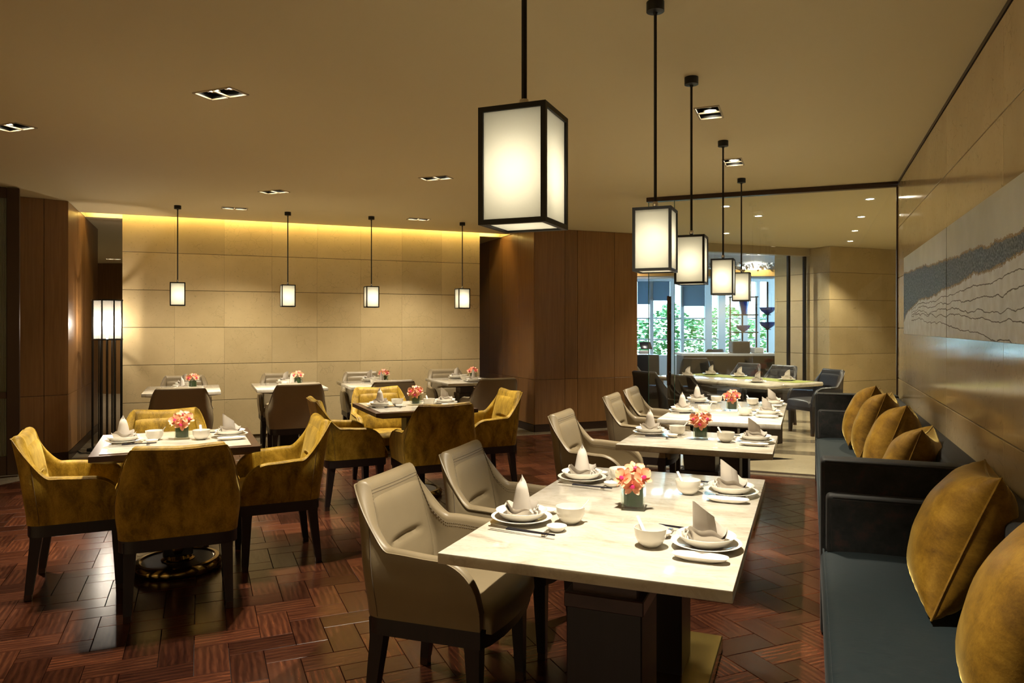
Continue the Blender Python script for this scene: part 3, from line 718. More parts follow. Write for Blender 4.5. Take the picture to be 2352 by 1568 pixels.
    m = MB(); m.grid(bc, 30, 34); m.build('back_cushion', mat, root, ang=60)
    # seat
    def seat(u, v):
        a, b_ = math.sin((u - .5) * math.pi), math.sin((v - .5) * math.pi); p = 6
        k = (1 - abs(a) ** p) ** (1 / p) * (1 - abs(b_) ** p) ** (1 / p)
        xw = .245 - .02 * (b_ < 0) * abs(b_)
        return (a * xw, .012 + b_ * .225 + .028 * (1 - a * a) * (b_ > 0) * b_, .372 + (.090 + .018 * (1 - a * a) * (1 - b_ * b_)) * k)
    m = MB(); m.grid(seat, 21, 21); m.build('seat', mat, root, ang=60)
    # apron
    out = []
    for i in range(41):
        x, y, nx, ny = plan(2 * HALF * i / 40); out.append((x * .958 - nx * .002, y - ny * .004))
    out = [(out[0][0], out[0][1] + .0)] + out
    fr = [(.235 * math.cos(R(a)) * 1.12, .200 + .050 * math.sin(R(a))) for a in (170, 150, 120, 90, 60, 30, 10)]
    m = MB(); m.prism(out[1:] + [p for p in fr], .325, .386); m.build('apron', M['darkwood'], root, ang=40)
    def leg(x, y, dx, dy, a0=.056, a1=.034):
        b_ = MB(); vs = []
        for z, a, k in ((.375, a0 * 1.15, 0), (.30, a0 * .95, .12), (.03, a1 * 1.05, .93)):
            vs += [(x + dx * k + i * a / 2, y + dy * k + j * a / 2, z) for i, j in ((-1, -1), (1, -1), (1, 1), (-1, 1))]
        b_.add(vs, [(3, 2, 1, 0), (8, 9, 10, 11)] + [(r * 4 + i, r * 4 + (i + 1) % 4, r * 4 + 4 + (i + 1) % 4, r * 4 + 4 + i) for r in (0, 1) for i in range(4)])
        o = b_.build('leg', M['darkwood'], root, ang=50)
        c = MB(); c.box((x + dx * .97, y + dy * .97, .0155), (a1 * 1.0, a1 * 1.0, .031)); c.build('leg_cap', M['bronze'], o)
    for s in (-1, 1): leg(s * .236, .170, s * .004, .010); leg(s * .218, -.20, s * .012, -.040)
    root.hide_render = False
    KIDS[root.name] = list(root.children)
    for ch in root.children: KIDS[ch.name] = list(ch.children)
    return root
PROTO = {}
def chair(kind, x, y, face, label, group, cat='chair'):
    """face: heading (degrees, from +x) the sitter looks towards"""
    if kind not in PROTO: PROTO[kind] = make_chair(kind); c = PROTO[kind]
    else: c = copy_tree(PROTO[kind])
    c.location = (x, y, 0); c.rotation_euler = (0, 0, R(face - 90)); tag(c, label, cat, group); return c
bpy.context.view_layer.update()
gA = 'taupe leather chairs along the marble tables'
for y, rz, x, lab in ((2.52, 3, -1.25, 'taupe leather armchair pulled up to the front marble table, near the camera'), (3.19, 3, -1.25, 'taupe leather armchair at the far half of the front marble table'),
                   (4.70, 0, -1.25, 'taupe leather armchair at the small marble table for two'), (6.05, 0, -1.25, 'taupe leather armchair at the near half of the marble table by the glass'), (6.77, 0, -1.25, 'taupe leather armchair at the far half of the marble table by the glass')):
    chair('leather', x, y, rz, lab, gA)
CA = (-3.44, 3.27); CB = (-3.09, 5.42)
def around(c, d, ang): return (c[0] + d * math.cos(R(ang)), c[1] + d * math.sin(R(ang)))
gG = 'gold velvet armchairs'
for c, ds, nm in ((CA, (.53, .47, .53, .60), 'the table before the lamp'), (CB, (.49, .52, .65, .60), 'the table by the wood corner')):
    for ang, d, lab in ((-43, ds[0], 'gold velvet armchair turning its back on the camera at '), (227, ds[1], 'gold velvet armchair on the reeded door side of '), (47, ds[2], 'gold velvet armchair on the marble row side of '), (137, ds[3], 'gold velvet armchair on the limestone side of ')):
        x, y = around(c, d, ang + (8 if ang == 47 and c is CB else 0)); o_ = -.05 if ang == 137 else 0; chair('velvet', x + o_, y + o_, ang + 180, lab + nm, gG)
CW = [(-6.17, 5.93), (-5.43, 6.72), (-4.70, 7.36), (-3.95, 8.20)]
WN = ['the wall table next to the floor lamp', 'the second wall table from the floor lamp', 'the third wall table from the floor lamp', 'the wall table next to the wood corner']
for c, nm, d1 in zip(CW, WN, (.72, .66, .60, .80)):
    x, y = around(c, d1, -45); chair('leather', x, y, 135, 'taupe leather armchair, back to the room, at ' + nm, 'taupe leather chairs at the wall tables')
    x, y = around(c, .50, 135); chair('leather', x, y, -45, 'taupe leather armchair, back to the limestone, at ' + nm, 'taupe leather chairs at the wall tables')

# ================================================================== TABLES
def chamfer_top(m, a, b_, z1, th, inset):
    lv = [(a, b_, z1), (a, b_, z1 - th), (a - inset, b_ - inset, z1 - th - .022)]
    vs = [(i * p, j * q, z) for p, q, z in lv for i, j in ((-1, -1), (1, -1), (1, 1), (-1, 1))]
    m.add(vs, [(0, 1, 2, 3), (11, 10, 9, 8)] + [(r * 4 + i, r * 4 + 4 + i, r * 4 + 4 + (i + 1) % 4, r * 4 + (i + 1) % 4) for r in (0, 1) for i in range(4)])
def marble_table(name, label, x, y, lx_, ly_, cols, base, rz=0, grp='marble tables by the banquette'):
    t = thing(name, label, 'table', (x, y, 0), rz, grp)
    m = MB(); m.rbox((0, 0, .7335), (lx_, ly_, .033), .003, 2); m.build('marble_top', M['marble'], t)
    m = MB(); chamfer_top(m, lx_ / 2 - .03, ly_ / 2 - .03, .717, .004, .12); m.build('under_frame', M['tablewood'], t, ang=0)
    for (cx, cy, cw, cd) in cols:
        m = MB(); m.rbox((cx, cy, .325), (cw, cd, .55), .004, 1); c = m.build('column', M['darkwood'], t)
        m = MB(); m.rbox((cx, cy, .578), (cw + .012, cd + .012, .045), .003, 1); m.rbox((cx, cy, .64), (cw * .86, cd * .86, .09), .003, 1); m.build('collar', M['tablewood'], c)
    bx, by, bw, bd = base
    m = MB(); m.rbox((bx, by, .030), (bw, bd, .054), .004, 1); m.build('base_plate', M['brass'], t)
    return t
TX = -.60
marble_table('dining_table', 'front long marble table on a brass base plate', TX, 2.66, .84, 1.455, [(.02, -.375, .235, .23), (.02, .36, .235, .23)], (.0, .02, .49, 1.34))
marble_table('dining_table', 'small marble table for two between the long marble tables', TX, 4.42, .84, .68, [(.02, -.05, .20, .24)], (0, 0, .46, .46))
marble_table('dining_table', 'long marble table standing by the glass partition', TX, 6.05, .84, 1.50, [(.02, -.40, .22, .24), (.02, .40, .22, .24)], (0, 0, .49, 1.38))
for c, nm in zip(CW, WN):
    marble_table('dining_table', 'marble topped table for two, ' + nm, c[0], c[1], .95, .73, [(0, 0, .20, .20)], (0, 0, .44, .44), R(-45), 'marble tables along the limestone screen')
def square_table(label, c, rz):
    t = thing('dining_table', label, 'table', (*c, 0), rz, 'square wood edged tables')
    a = .42
    m = MB(); chamfer_top(m, a, a, .748, .030, .07); m.build('top_frame', M['tablewood'], t, ang=0)
    m = MB(); m.box((0, 0, .7485), (2 * a - .09, 2 * a - .09, .006)); m.build('marble_inlay', M['marble'], t, ang=0)
    m = MB(); m.rbox((0, 0, .40), (.16, .16, .62), .006, 1); m.build('column', M['darkwood'], t)
    m = MB(); m.lathe([(.085, .20), (.086, .13), (.082, .10), (.070, .085), (.078, .065), (.092, .058), (.092, .05)], 32); m.build('column_foot', M['bronzepol'], t)
    m = MB(); m.lathe([(.205, .052), (.205, .004)], 48); m.build('base_disc', M['darkwood'], t)
    m = MB(); m.lathe([(.19, .050), (.205, .060), (.225, .058), (.240, .040), (.243, .02), (.236, .004), (.20, .004)], 56); m.build('base_ring', M['bronzepol'], t)
square_table('square marble table with a dark wood edge before the floor lamp', CA, R(46.5))
square_table('square marble table with a dark wood edge by the wood corner', CB, R(46.5))

# ================================================================== TABLEWARE
def lathe_mesh(name, prof, mat, n=40, sx=1, sy=1):
    m = MB(); m.lathe(prof, n, None, sx, sy); return m.mesh(name, mat, 40)
ME = {}
ME['plate'] = lathe_mesh('dinner_plate', [(.058, 0), (.060, .004), (.092, .014), (.104, .018), (.105, .0195), (.103, .020), (.088, .0165), (.060, .007), (.002, .006)], M['china'])
ME['soup'] = lathe_mesh('soup_plate', [(.046, 0), (.049, .004), (.070, .012), (.087, .032), (.089, .034), (.087, .0345), (.068, .017), (.046, .0075), (.002, .007)], M['china'])
ME['bowl'] = lathe_mesh('tea_bowl', [(.024, 0), (.027, .003), (.038, .012), (.047, .030), (.049, .050), (.0495, .056), (.0475, .056), (.0455, .046), (.040, .020), (.026, .009), (.002, .008)], M['china'])
ME['dish'] = lathe_mesh('sauce_dish', [(.020, 0), (.022, .002), (.032, .013), (.0335, .017), (.032, .0172), (.024, .007), (.002, .005)], M['china'], 28)
ME['oval'] = lathe_mesh('oval_dish', [(.55, 0), (.62, .002), (.93, .010), (1.0, .0155), (.985, .016), (.88, .011), (.60, .006), (.01, .0055)], M['china'], 40, .082, .036)
for p in ME['oval'].vertices:            # square the ends off a little
    c_, s_ = p.co.x / .082, p.co.y / .036; r_ = math.hypot(c_, s_); an = math.atan2(s_, c_)
    p.co.x = .080 * r_ * math.copysign(abs(math.cos(an)) ** .62, c_); p.co.y = .031 * r_ * math.copysign(abs(math.sin(an)) ** .70, s_)
m = MB()
def spoon(u, v):
    a = u * 2 * math.pi; t = v
    x = -.020 + .098 * t; wv = .015 * math.sqrt(max(.02, 1 - ((t - .18) / .2) ** 2)) if t < .36 else .0055 + .0015 * t
    z = .004 + .085 * max(0, t - .22) ** 1.25
    return (x * .8, wv * math.cos(a), z + .0022 * math.sin(a) + (.004 * (1 - abs(math.cos(a))) if t < .3 else 0) * -1)
m.grid(spoon, 12, 22, closeu=True); ME['spoon'] = m.mesh('soup_spoon', M['china'], 60)
m = MB(); m.tube([(-.115, 0, 0), (-.05, 0, 0)], [.0036, .0034], 6); ME['chop_end'] = m.mesh('silver_cap', M['silver'])
m = MB(); m.tube([(-.05, 0, 0), (.125, 0, .002)], [.0034, .0018], 6); ME['chop'] = m.mesh('stick', M['lacquer'])
m = MB(); m.rbox((0, 0, .004), (.016, .042, .008), .003, 2); ME['rest'] = m.mesh('chopstick_rest', M['silver'])
# folded napkin: rolled pointed peak wrapped by a low folded band
def napkin_meshes(var):
    m = MB(); turns = 1.25; t0 = 0.0 if var else math.pi * .55
    def peak(side):
        def fn(u, v):
            a = u * turns * 2 * math.pi; d = (a - t0 + math.pi) % (2 * math.pi) - math.pi
            hi = .122 * (.80 + .20 * math.cos(d)) if var else .142 * (.82 + .18 * math.exp(-(d / 1.1) ** 2))
            z = .004 + hi * v
            r = (.036 + .0016 * a / math.pi) * (1 - (.24 * z / .122 if var else .70 * (z / .146) ** 1.15)) * (1 if var else (1 - .999 * v ** 14) ** .5) + side * .0006 * (1 - v)
            return (r * math.cos(a) + (.012 if var else .0) * z / .12, r * math.sin(a) * .80, z)
        return fn
    m.grid(peak(1), 40, 10); m.grid(peak(-1), 40, 10)
    a_ = m.mesh('napkin_peak', M['linen'], 60)
    m = MB()
    def band(k):
        def fn(u, v):
            a = u * 2 * math.pi * .93 + .5 * k; h = (.040 - .008 * k) + .010 * math.sin(a * 2 + k) + .006 * math.sin(a * 5)
            z = .004 + h * v; r = .046 + .006 * k + .012 * v - .004 * math.sin(v * 3.1) + .003 * math.sin(a * 3 + k)
            return (r * math.cos(a), r * math.sin(a) * .9, z)
        return fn
    for k in range(2): m.grid(band(k), 36, 6)
    for k in range(3):
        a = -.5 + .28 * k; m.tube([(.045 * math.cos(a), .045 * math.sin(a), .012), (.060 * math.cos(a), .060 * math.sin(a), .034), (.068 * math.cos(a), .068 * math.sin(a), .026), (.066 * math.cos(a), .066 * math.sin(a), .010)], .006, 6)
    b_ = m.mesh('napkin_fold', M['linen'], 60)
    return a_, b_
NAP = [napkin_meshes(0), napkin_meshes(1)]
def one(name, me, label, cat, group, x, y, z, rz): return tag(put(name, me, None, (x, y, z), rz), label, cat, group)
def place(x, y, face, who, tz=.751, full=True, var=0):
    f = R(face); fx, fy = math.cos(f), math.sin(f); rx, ry = fy, -fx           # forward to the table centre, diner's right
    def at(a, b_): return (x + fx * a + rx * b_, y + fy * a + ry * b_)
    one('dinner_plate', ME['plate'], 'flat white under-plate at ' + who, 'plate', 'white dinner plates', x, y, tz, f)
    one('soup_plate', ME['soup'], 'deep white soup plate at ' + who, 'plate', 'white soup plates', x, y, tz + .0072, f)
    n = thing('napkin', 'pointed grey linen napkin at ' + who, 'napkin', (x, y, tz + .0155), f + R(random.uniform(-14, 14)) + (R(20) if var else 0), 'folded napkins')
    put('napkin_peak', NAP[var][0], n); put('napkin_fold', NAP[var][1], n)
    p = at(.160, -.045); one('tea_bowl', ME['bowl'], 'white china tea bowl at ' + who, 'bowl', 'white tea bowls', *p, tz, 0)
    if not full: return
    one('soup_spoon', ME['spoon'], 'white spoon in the tea bowl at ' + who, 'spoon', 'white soup spoons', *p, tz + .010, R(28 if var == 0 else 140) )
    p = at(.148, .065); one('sauce_dish', ME['dish'], 'tiny white sauce dish at ' + who, 'dish', 'white sauce dishes', *p, tz, 0)
    p = at(0, -.133); one('oval_dish', ME['oval'], 'oblong white side dish at ' + who, 'dish', 'oblong white dishes', *p, tz, f)
    p = at(.13, .128); one('chopstick_rest', ME['rest'], 'small silver chopstick rest at ' + who, 'chopstick rest', 'chopstick rests', *p, tz, f)
    for k in (0, 1):
        p = at(.05, .137 + .011 * k); c = thing('chopstick', 'black chopstick ' + ('closer to', 'farther from')[k] + ' the plate at ' + who, 'chopstick', (*p, tz + .0105), f + R(-9 + k * 2), 'chopsticks at ' + who)
        put('silver_cap', ME['chop_end'], c); put('stick', ME['chop'], c)
for (yl, yr, nm, sd) in ((2.35, 2.28, 'front marble table', 'near'), (3.07, 3.03, 'front marble table', 'far'), (4.53, 4.45, 'small marble table for two', ''), (5.78, 5.80, 'marble table by the glass', 'near'), (6.58, 6.58, 'marble table by the glass', 'far')):
    place(-.915, yl, 0, 'the ' + (sd + ' ' if sd else '') + 'chair-side seat, ' + nm, var=0)
    place(-.29, yr, 180, 'the ' + (sd + ' ' if sd else '') + 'sofa-side seat, ' + nm, var=1)
for c, nm in ((CA, 'gold-chair table before the lamp'), (CB, 'gold-chair table by the wood corner')):
    for ang, side, var in ((227, 'door-side', 0), (47, 'marble-row-side', 1)):
        x, y = around(c, .285, ang); place(x, y, ang + 180, 'the ' + side + ' seat, ' + nm, tz=.752, var=var)
for c, nm in zip(CW, WN):
    for ang, side, var in ((-45, 'room-side', 0), (135, 'stone-side', 1)):
        x, y = around(c, .33, ang); place(x, y, ang + 180, side + ' seat, ' + nm[4:], full=False, var=var)

# flowers
m = MB()
a = .042; th = .004
m.add([(i * a, j * a, z) for z in (0, .088) for i, j in ((-1, -1), (1, -1), (1, 1), (-1, 1))] + [(i * (a - th), j * (a - th), z) for z in (.012, .088) for i, j in ((-1, -1), (1, -1), (1, 1), (-1, 1))],
      [(3, 2, 1, 0)] + [(i, (i + 1) % 4, 4 + (i + 1) % 4, 4 + i) for i in range(4)] + [(8, 9, 10, 11)] + [(8 + (i + 1) % 4, 8 + i, 12 + i, 12 + (i + 1) % 4) for i in range(4)] + [(4 + i, 4 + (i + 1) % 4, 12 + (i + 1) % 4, 12 + i) for i in range(4)])
ME['vase'] = m.mesh('glass_body', M['vaseglass'], 20)
m = MB(); m.grid(lambda u, v: ((.034 + .0012 * math.sin(u * 40)) * math.cos(u * 2 * math.pi), (.034 + .0012 * math.sin(u * 40)) * math.sin(u * 2 * math.pi), .013 + (.070 + .006 * math.sin(u * 12)) * v), 36, 4, closeu=True)
m.add([(.033 * math.cos(i * math.pi / 8), .033 * math.sin(i * math.pi / 8), .074) for i in range(16)], [tuple(range(16))])
ME['leaf'] = m.mesh('leaf_lining', M['leafgreen'])
def petal(lx__, wd, cup):
    m = MB()
    def fn(u, v):
        t = v; wv = wd * math.sin(math.pi * min(1, t * .86 + .10)) ** .8; s = 2 * u - 1
        return (.004 + lx__ * t, wv * s, cup * (t * t * .4 - .6 * t * (1 - t)) + .18 * wd * s * s)
    m.grid(fn, 9, 9); return m.mesh('petal', M['petal'], 80)
PB = petal(.036, .021, .014); PS = petal(.036, .012, .012)
m = MB(); m.lathe([(.002, .010), (.006, .009), (.0075, .004), (.004, 0), (.001, -.002)], 10, None, 1.4, 1); LIP = m.mesh('lip', M['lip'])
def orchid(loc, aim, roll, label, group):
    o = thing('orchid_bloom', label, 'flower', loc, 0, group)
    q = Vector(aim).to_track_quat('Z', 'Y'); o.rotation_euler = (q @ Matrix.Rotation(roll, 3, 'Z').to_quaternion()).to_euler()
    for k, (a_, me_) in enumerate(((90, PS), (15, PB), (165, PB), (232, PS), (308, PS))): put('petal', me_, o, (0, 0, 0 if me_ is PB else -.002), R(a_))
    put('lip', LIP, o, (0, -.005, .003)); return o
def flowers(x, y, tz, nm, big=True, rz=0):
    v = thing('glass_vase', 'cube glass vase with leaf lining on ' + nm, 'vase', (x, y, tz), rz, 'cube glass vases'); put('glass_body', ME['vase'], v); put('leaf_lining', ME['leaf'], v)
    tc = Vector((-x, -y, 0)).normalized(); sd = Vector((-tc.y, tc.x, 0)) * -1                 # sd: camera's left? resolved by label order
    sd = Vector((tc.y, -tc.x, 0))
    spec = [(-.036, .028, .118, 'on the left'), (.032, .026, .122, 'on the right'), (-.004, .040, .092, 'hanging lowest over the rim'), (.006, -.012, .142, 'topmost at the back'), (-.042, -.02, .105, 'tucked low behind')]
    if not big: spec = [spec[0], spec[1], spec[3]]
    for k, (s_, f_, z_, w_) in enumerate(spec):
        p = Vector((x, y, tz)) - sd * s_ + tc * f_ + Vector((0, 0, z_))
        aim = tc * (.75 if f_ > 0 else .25) - sd * s_ * 14 + Vector((0, 0, .45 if z_ > .1 else .05))
        orchid(p, aim, random.uniform(-.5, .5), 'orange orchid bloom ' + w_ + ', ' + nm, 'orchids on ' + nm)
flowers(-.60, 2.67, .751, 'the front long marble table', rz=R(8)); flowers(-.60, 4.47, .751, 'the small marble table for two', rz=R(5)); flowers(-.57, 6.05, .751, 'the marble table by the glass')
flowers(CA[0] + .0, CA[1] + .03, .752, 'the gold table before the floor lamp', rz=R(46)); flowers(CB[0], CB[1] + .04, .752, 'the gold table by the wood corner', rz=R(46))
for c, nm in zip(CW, WN): 
    x, y = around(c, .10, 30); flowers(x, y, .751, nm, big=False, rz=R(45))

# ================================================================== BANQUETTES
def banquette(label, y0, y1, arm_pad=True):
    t = thing('banquette_sofa', label, 'sofa', (.39, y0, 0), 0, 'banquette sofas along the limestone wall'); n = y1 - y0
    x0, x1 = .045 - .39, .735 - .39
    m = MB(); m.rbox((.0, n / 2, .16), (x1 - x0 - .03, n - .01, .30), .008, 2); m.build('base', M['sofaarm'], t)
    ny = 40
    def seat(u, v):
        a, b_ = math.sin((u - .5) * math.pi), math.sin((v - .5) * math.pi); k = (1 - abs(a) ** 8) ** (1 / 8) * (1 - abs(b_) ** 30) ** (1 / 8)
        return (x0 + (x1 - .14 - x0) * (a + 1) / 2, .005 + (n - .155) * (b_ + 1) / 2, .305 + .115 * k + .012 * (1 - a * a) * k)
    m = MB(); m.grid(seat, 25, 41); s_ = m.build('seat_cushion', M['sofa'], t, ang=60)
    m = MB(); m.tube([(x0 + .012, .02, .406), (x0 + .012, n - .17, .406)], .004, 6); m.build('piping', M['sofa'], s_)
    m = MB(); m.rbox((x1 - .075, n / 2, .545), (.15, n - .004, .49), .03, 4); m.build('backrest', M['sofaarm'], t)
    m = MB(); m.rbox(((x0 + x1) / 2 - .005, n - .075, .405), (x1 - x0 - .01, .13, .81), .022, 4); ar = m.build('arm', M['sofaarm'], t)
    m = MB(); m.tube([(x0 + .02, n - .137, .800), (x1 - .15, n - .137, .800)], .0045, 6); m.tube([(x0 + .02, n - .015, .800), (x1 - .15, n - .015, .800)], .0045, 6); m.build('piping', M['sofaarm'], ar)
    m = MB(); m.rbox(((x0 + x1) / 2 - .06, n - .19, .535), (x1 - x0 - .165, .095, .27), .025, 4); pd = m.build('arm_cushion', M['sofaarm'], t)
    m = MB(); m.tube([(x0 + .05, n - .234, .658), (x1 - .20, n - .234, .658)], .004, 6); m.build('piping', M['sofaarm'], pd)
banquette('dark teal banquette sofa closest to the camera', .2, 3.80)
banquette('dark teal banquette sofa beyond the arm divider, up to the glass', 3.81, 7.36)
# scatter cushions
def cushion_mesh(sz, th, seed):
    m = MB(); n = 35
    def xy(a, b_): return sz * a * (1 - .12 * (1 - b_ * b_) * a * a), sz * b_ * (1 - .12 * (1 - a * a) * b_ * b_)
    def fn(sgn):
        def g(u, v):
            a, b_ = math.sin((u - .5) * math.pi), math.sin((v - .5) * math.pi); x, y = xy(a, b_)
            t_ = th * (max(0, (1 - a * a)) ** .5 * max(0, (1 - b_ * b_)) ** .5) ** .85
            e = max(abs(a), abs(b_)); pu = noise.noise(Vector((x * 9 + seed, y * 9, sgn)))
            t_ += .010 * pu * (1 - e ** 6)
            ang = math.atan2(b_, a); t_ += .0045 * math.sin(x * 150 if abs(b_) > abs(a) else y * 150) * max(0, (e - .62) / .38) * (1 - e ** 14)
            return (x, y, sgn * t_)
        return g
    m.grid(fn(1), n, n); m.grid(fn(-1), n, n); me_ = m.mesh('cover', M['cushion'], 80)
    p = MB(); pts = []
    for k in range(4):
        for i in range(16):
            s_ = -1 + 2 * i / 16; a, b_ = ((s_, -1), (1, s_), (-s_, 1), (-1, -s_))[k]; pts.append((*xy(a, b_), 0))
    p.tube(pts, .0045, 6, True); return me_, p.mesh('piping', M['cushion'])
CM = cushion_mesh(.26, .145, 1.3); CM2 = cushion_mesh(.25, .135, 7.7)
def cushion(x, y, z, lean, turn, roll, label, cm):
    """stands on its edge: face normal first along -x, leaned back by lean, turned about z, rolled in its own plane"""
    t = thing('scatter_cushion', label, 'cushion', (x, y, z), 0, 'amber velvet cushions')
    rot = Matrix.Rotation(R(turn), 3, 'Z') @ Matrix.Rotation(R(lean), 3, 'Y') @ Matrix.Rotation(R(-90), 3, 'Y') @ Matrix.Rotation(R(roll), 3, 'Z')
    t.rotation_euler = rot.to_euler(); c = put('cover', cm[0], t); put('piping', cm[1], c); return t
cushion(.495, 3.02, .680, 22, -7, 3, 'amber velvet cushion leaning on the near sofa beside the arm divider', CM)
cushion(.52, 2.20, .675, 22, -6, -4, 'big amber velvet cushion at the bottom corner, closest to the camera', CM)
cushion(.48, 4.36, .655, 20, -14, 4, 'amber velvet cushion on the far sofa just behind the arm divider', CM2)
cushion(.475, 5.15, .68, 20, -10, 6, 'second amber velvet cushion on the far sofa from the divider', CM)
cushion(.455, 6.10, .68, 20, -10, 4, 'third amber velvet cushion on the far sofa from the divider', CM)
cushion(.42, 6.72, .68, 22, -10, 6, 'amber velvet cushion on the far sofa closest to the glass', CM)

# ================================================================== BEYOND THE GLASS
# second glass line: header, posts, panes
hd = struct(thing('window_2', None, None, (-2.0, 11.49, 0), R(45)), 'glass screen with a pale header in front of the daylit room')
m = MB(); m.rbox((1.37, 0, H - .065), (2.78, .14, .13), .005, 1); m.build('header', M['fixture'], hd)
for s in (2.36, 2.71): m = MB(); m.rbox((s, 0, 1.30), (.045, .05, 2.58), .004, 1); m.build('post', M['black'], hd)
for a_, b_ in ((.02, .8), (.82, 1.58), (1.60, 2.33)): m = MB(); m.box(((a_ + b_) / 2, 0, 1.31), (b_ - a_, .012, 2.58)); m.build('pane', M['glass'], hd, ang=0)
# table with settings and chairs between the two glass lines
ft = thing('dining_table', 'long pale table behind the glass with green runner', 'table', (-.45, 8.75, 0), R(53))
m = MB(); m.rbox((.5, .95, .725), (1.02, 1.9, .05), .02, 3); m.build('marble_top', M['marble'], ft)
m = MB(); m.box((.74, .95, .752), (.36, 1.8, .003)); m.build('runner', M['runner'], ft)
for y in (.45, 1.5): m = MB(); m.rbox((.5, y, .35), (.3, .3, .70), .01, 1); m.build('column', M['darkwood'], ft)
for i, (px, d, face, lab) in enumerate(((1868, 9.7, 215, 'dark chair at the end of the pale table behind the glass'), (1604, 8.77, 55, 'dark chair with its back to the glass at the pale table'), (1520, 9.45, 55, 'dark chair at the pale table next to the glass door'),
                            (1690, 11.2, 235, 'dark chair on the far side of the pale table'), (1770, 10.6, 235, 'dark chair on the far side of the pale table near the pillar'), (1480, 12.4, 40, 'pale chair seen past the wood wall'))):
    x, y = LP(px, d); chair('leather' if i == 5 else 'blue', x, y, face, lab, 'chairs beyond the glass')
for i, (u, v) in enumerate(((.25, .35), (.78, .35), (.78, 1.1), (.25, 1.5), (.78, 1.6))):
    a = R(53); x, y = -.45 + u * math.cos(a) - v * math.sin(a), 8.75 + u * math.sin(a) + v * math.cos(a)
    wq = ('near end', 'near corner by the chair', 'middle', 'door-side part', 'far end')[i] + ' of the pale table behind the glass'
    one('dinner_plate', ME['plate'], 'white plate on the ' + wq, 'plate', 'plates behind the glass', x, y, .7535, 0)
    n = thing('napkin', 'folded napkin on the ' + wq, 'napkin', (x, y, .761), R(40), 'napkins behind the glass'); put('napkin_peak', NAP[1][0], n); put('napkin_fold', NAP[1][1], n)
# daylit room
def frame_box(px0, px1, d, z0, z1, dep): 
    l0, l1 = (px0 - 1176) / 1690 * d, (px1 - 1176) / 1690 * d; return l0, l1
VR = YAW                                                                    # objects here face the room along the camera-side axis
def fbox(mb, px0, px1, d, z0, z1, dep=.1, r=None):
    l0, l1 = frame_box(px0, px1, d, z0, z1, dep); c = L((l0 + l1) / 2, d)
    Tm = Matrix.Translation((*c, (z0 + z1) / 2)) @ Matrix.Rotation(VR, 4, 'Z')
    if r: mb.rbox((0, 0, 0), (l1 - l0, dep, z1 - z0), r, 1, Tm)
    else: mb.box((0, 0, 0), (l1 - l0, dep, z1 - z0), Tm)
    return mb
DF = 20.0
fac = struct(thing('window_3', None, None, (*LP(1600, DF), 0)), 'white framed window front of the daylit room')
inv = lambda o: Matrix.Translation(o.location).inverted()
def fpart(parent, name, mat, *boxes, r=None):
    mb = MB()
    for b_ in boxes: fbox(mb, *b_, r=r)
    T = inv(parent) if parent else None
    if T: mb.v = [tuple(T @ Vector(p)) for p in mb.v]
    return mb.build(name, mat, parent, ang=30)
posts = [(1180, 1462), (1492, 1500), (1538, 1548), (1563, 1570), (1618, 1634), (1649, 1665), (1700, 1716), (1736, 1744), (1762, 2050)]
for p in posts: fpart(fac, 'frame_post', M['white'], (*p, DF, 0, 2.95, .14))
fpart(fac, 'lower_wall', M['white'], (1180, 2050, DF, 0, .62, .16)); fpart(fac, 'upper_band', M['white'], (1180, 2050, DF, 2.62, 3.4, .16))
for z in (1.05, 1.62): fpart(fac, 'transom', M['white'], (1462, 1762, DF, z - .02, z + .02, .06))
for i in range(len(posts) - 1): fpart(fac, 'pane', M['glass'], (posts[i][1] - 1, posts[i + 1][0] + 1, DF + .02, .62, 2.62, .01))
# return wall to the left of the window front
wallseg('wall_far', L(.05, 20.05), L(-.5, 12.9), 0, 3.4, M['white'], label='white side wall of the daylit room by the panelling')
# roller blinds
for px0, px1, z0, lab in ((1500, 1538, 2.1, 'grey roller blind in the window beside the glass door'), (1569, 1619, 1.95, 'grey roller blind in the wide window'), (1464, 1493, 2.0, 'grey roller blind past the wood wall')):
    o = fpart(None, 'roller_blind', M['blind'], (px0, px1, DF - .12, z0, 2.62, .012)); tag(o, lab, 'blind', 'roller blinds')
# bulkhead ring with crystal band
bk = struct(thing('trim_5', None, None, (*LP(1600, 16), 0)), 'ceiling bulkhead with gold and crystal bands in the daylit room')
fpart(bk, 'bulkhead', M['ceil_far'], (1300, 1900, 16.2, 2.46, 2.95, .3)); fpart(bk, 'gold_band', M['gold'], (1300, 1900, 16.02, 2.50, 2.64, .06)); 
cb = MB(); rnd = random.Random(3)
for i in range(120):
    px = 1440 + 350 * rnd.random(); c = LP(px, 15.98); T = Matrix.Translation((*c, 2.67 + .11 * rnd.random())) @ Matrix.Rotation(rnd.random() * 6, 4, (rnd.random(), rnd.random(), 1)); cb.box((0, 0, 0), (.10, .02, .03), T)
T = inv(bk); cb.v = [tuple(T @ Vector(p)) for p in cb.v]; cbo = cb.build('crystal_band', M['crystal'], bk, ang=0); cbo['kind'] = 'stuff'
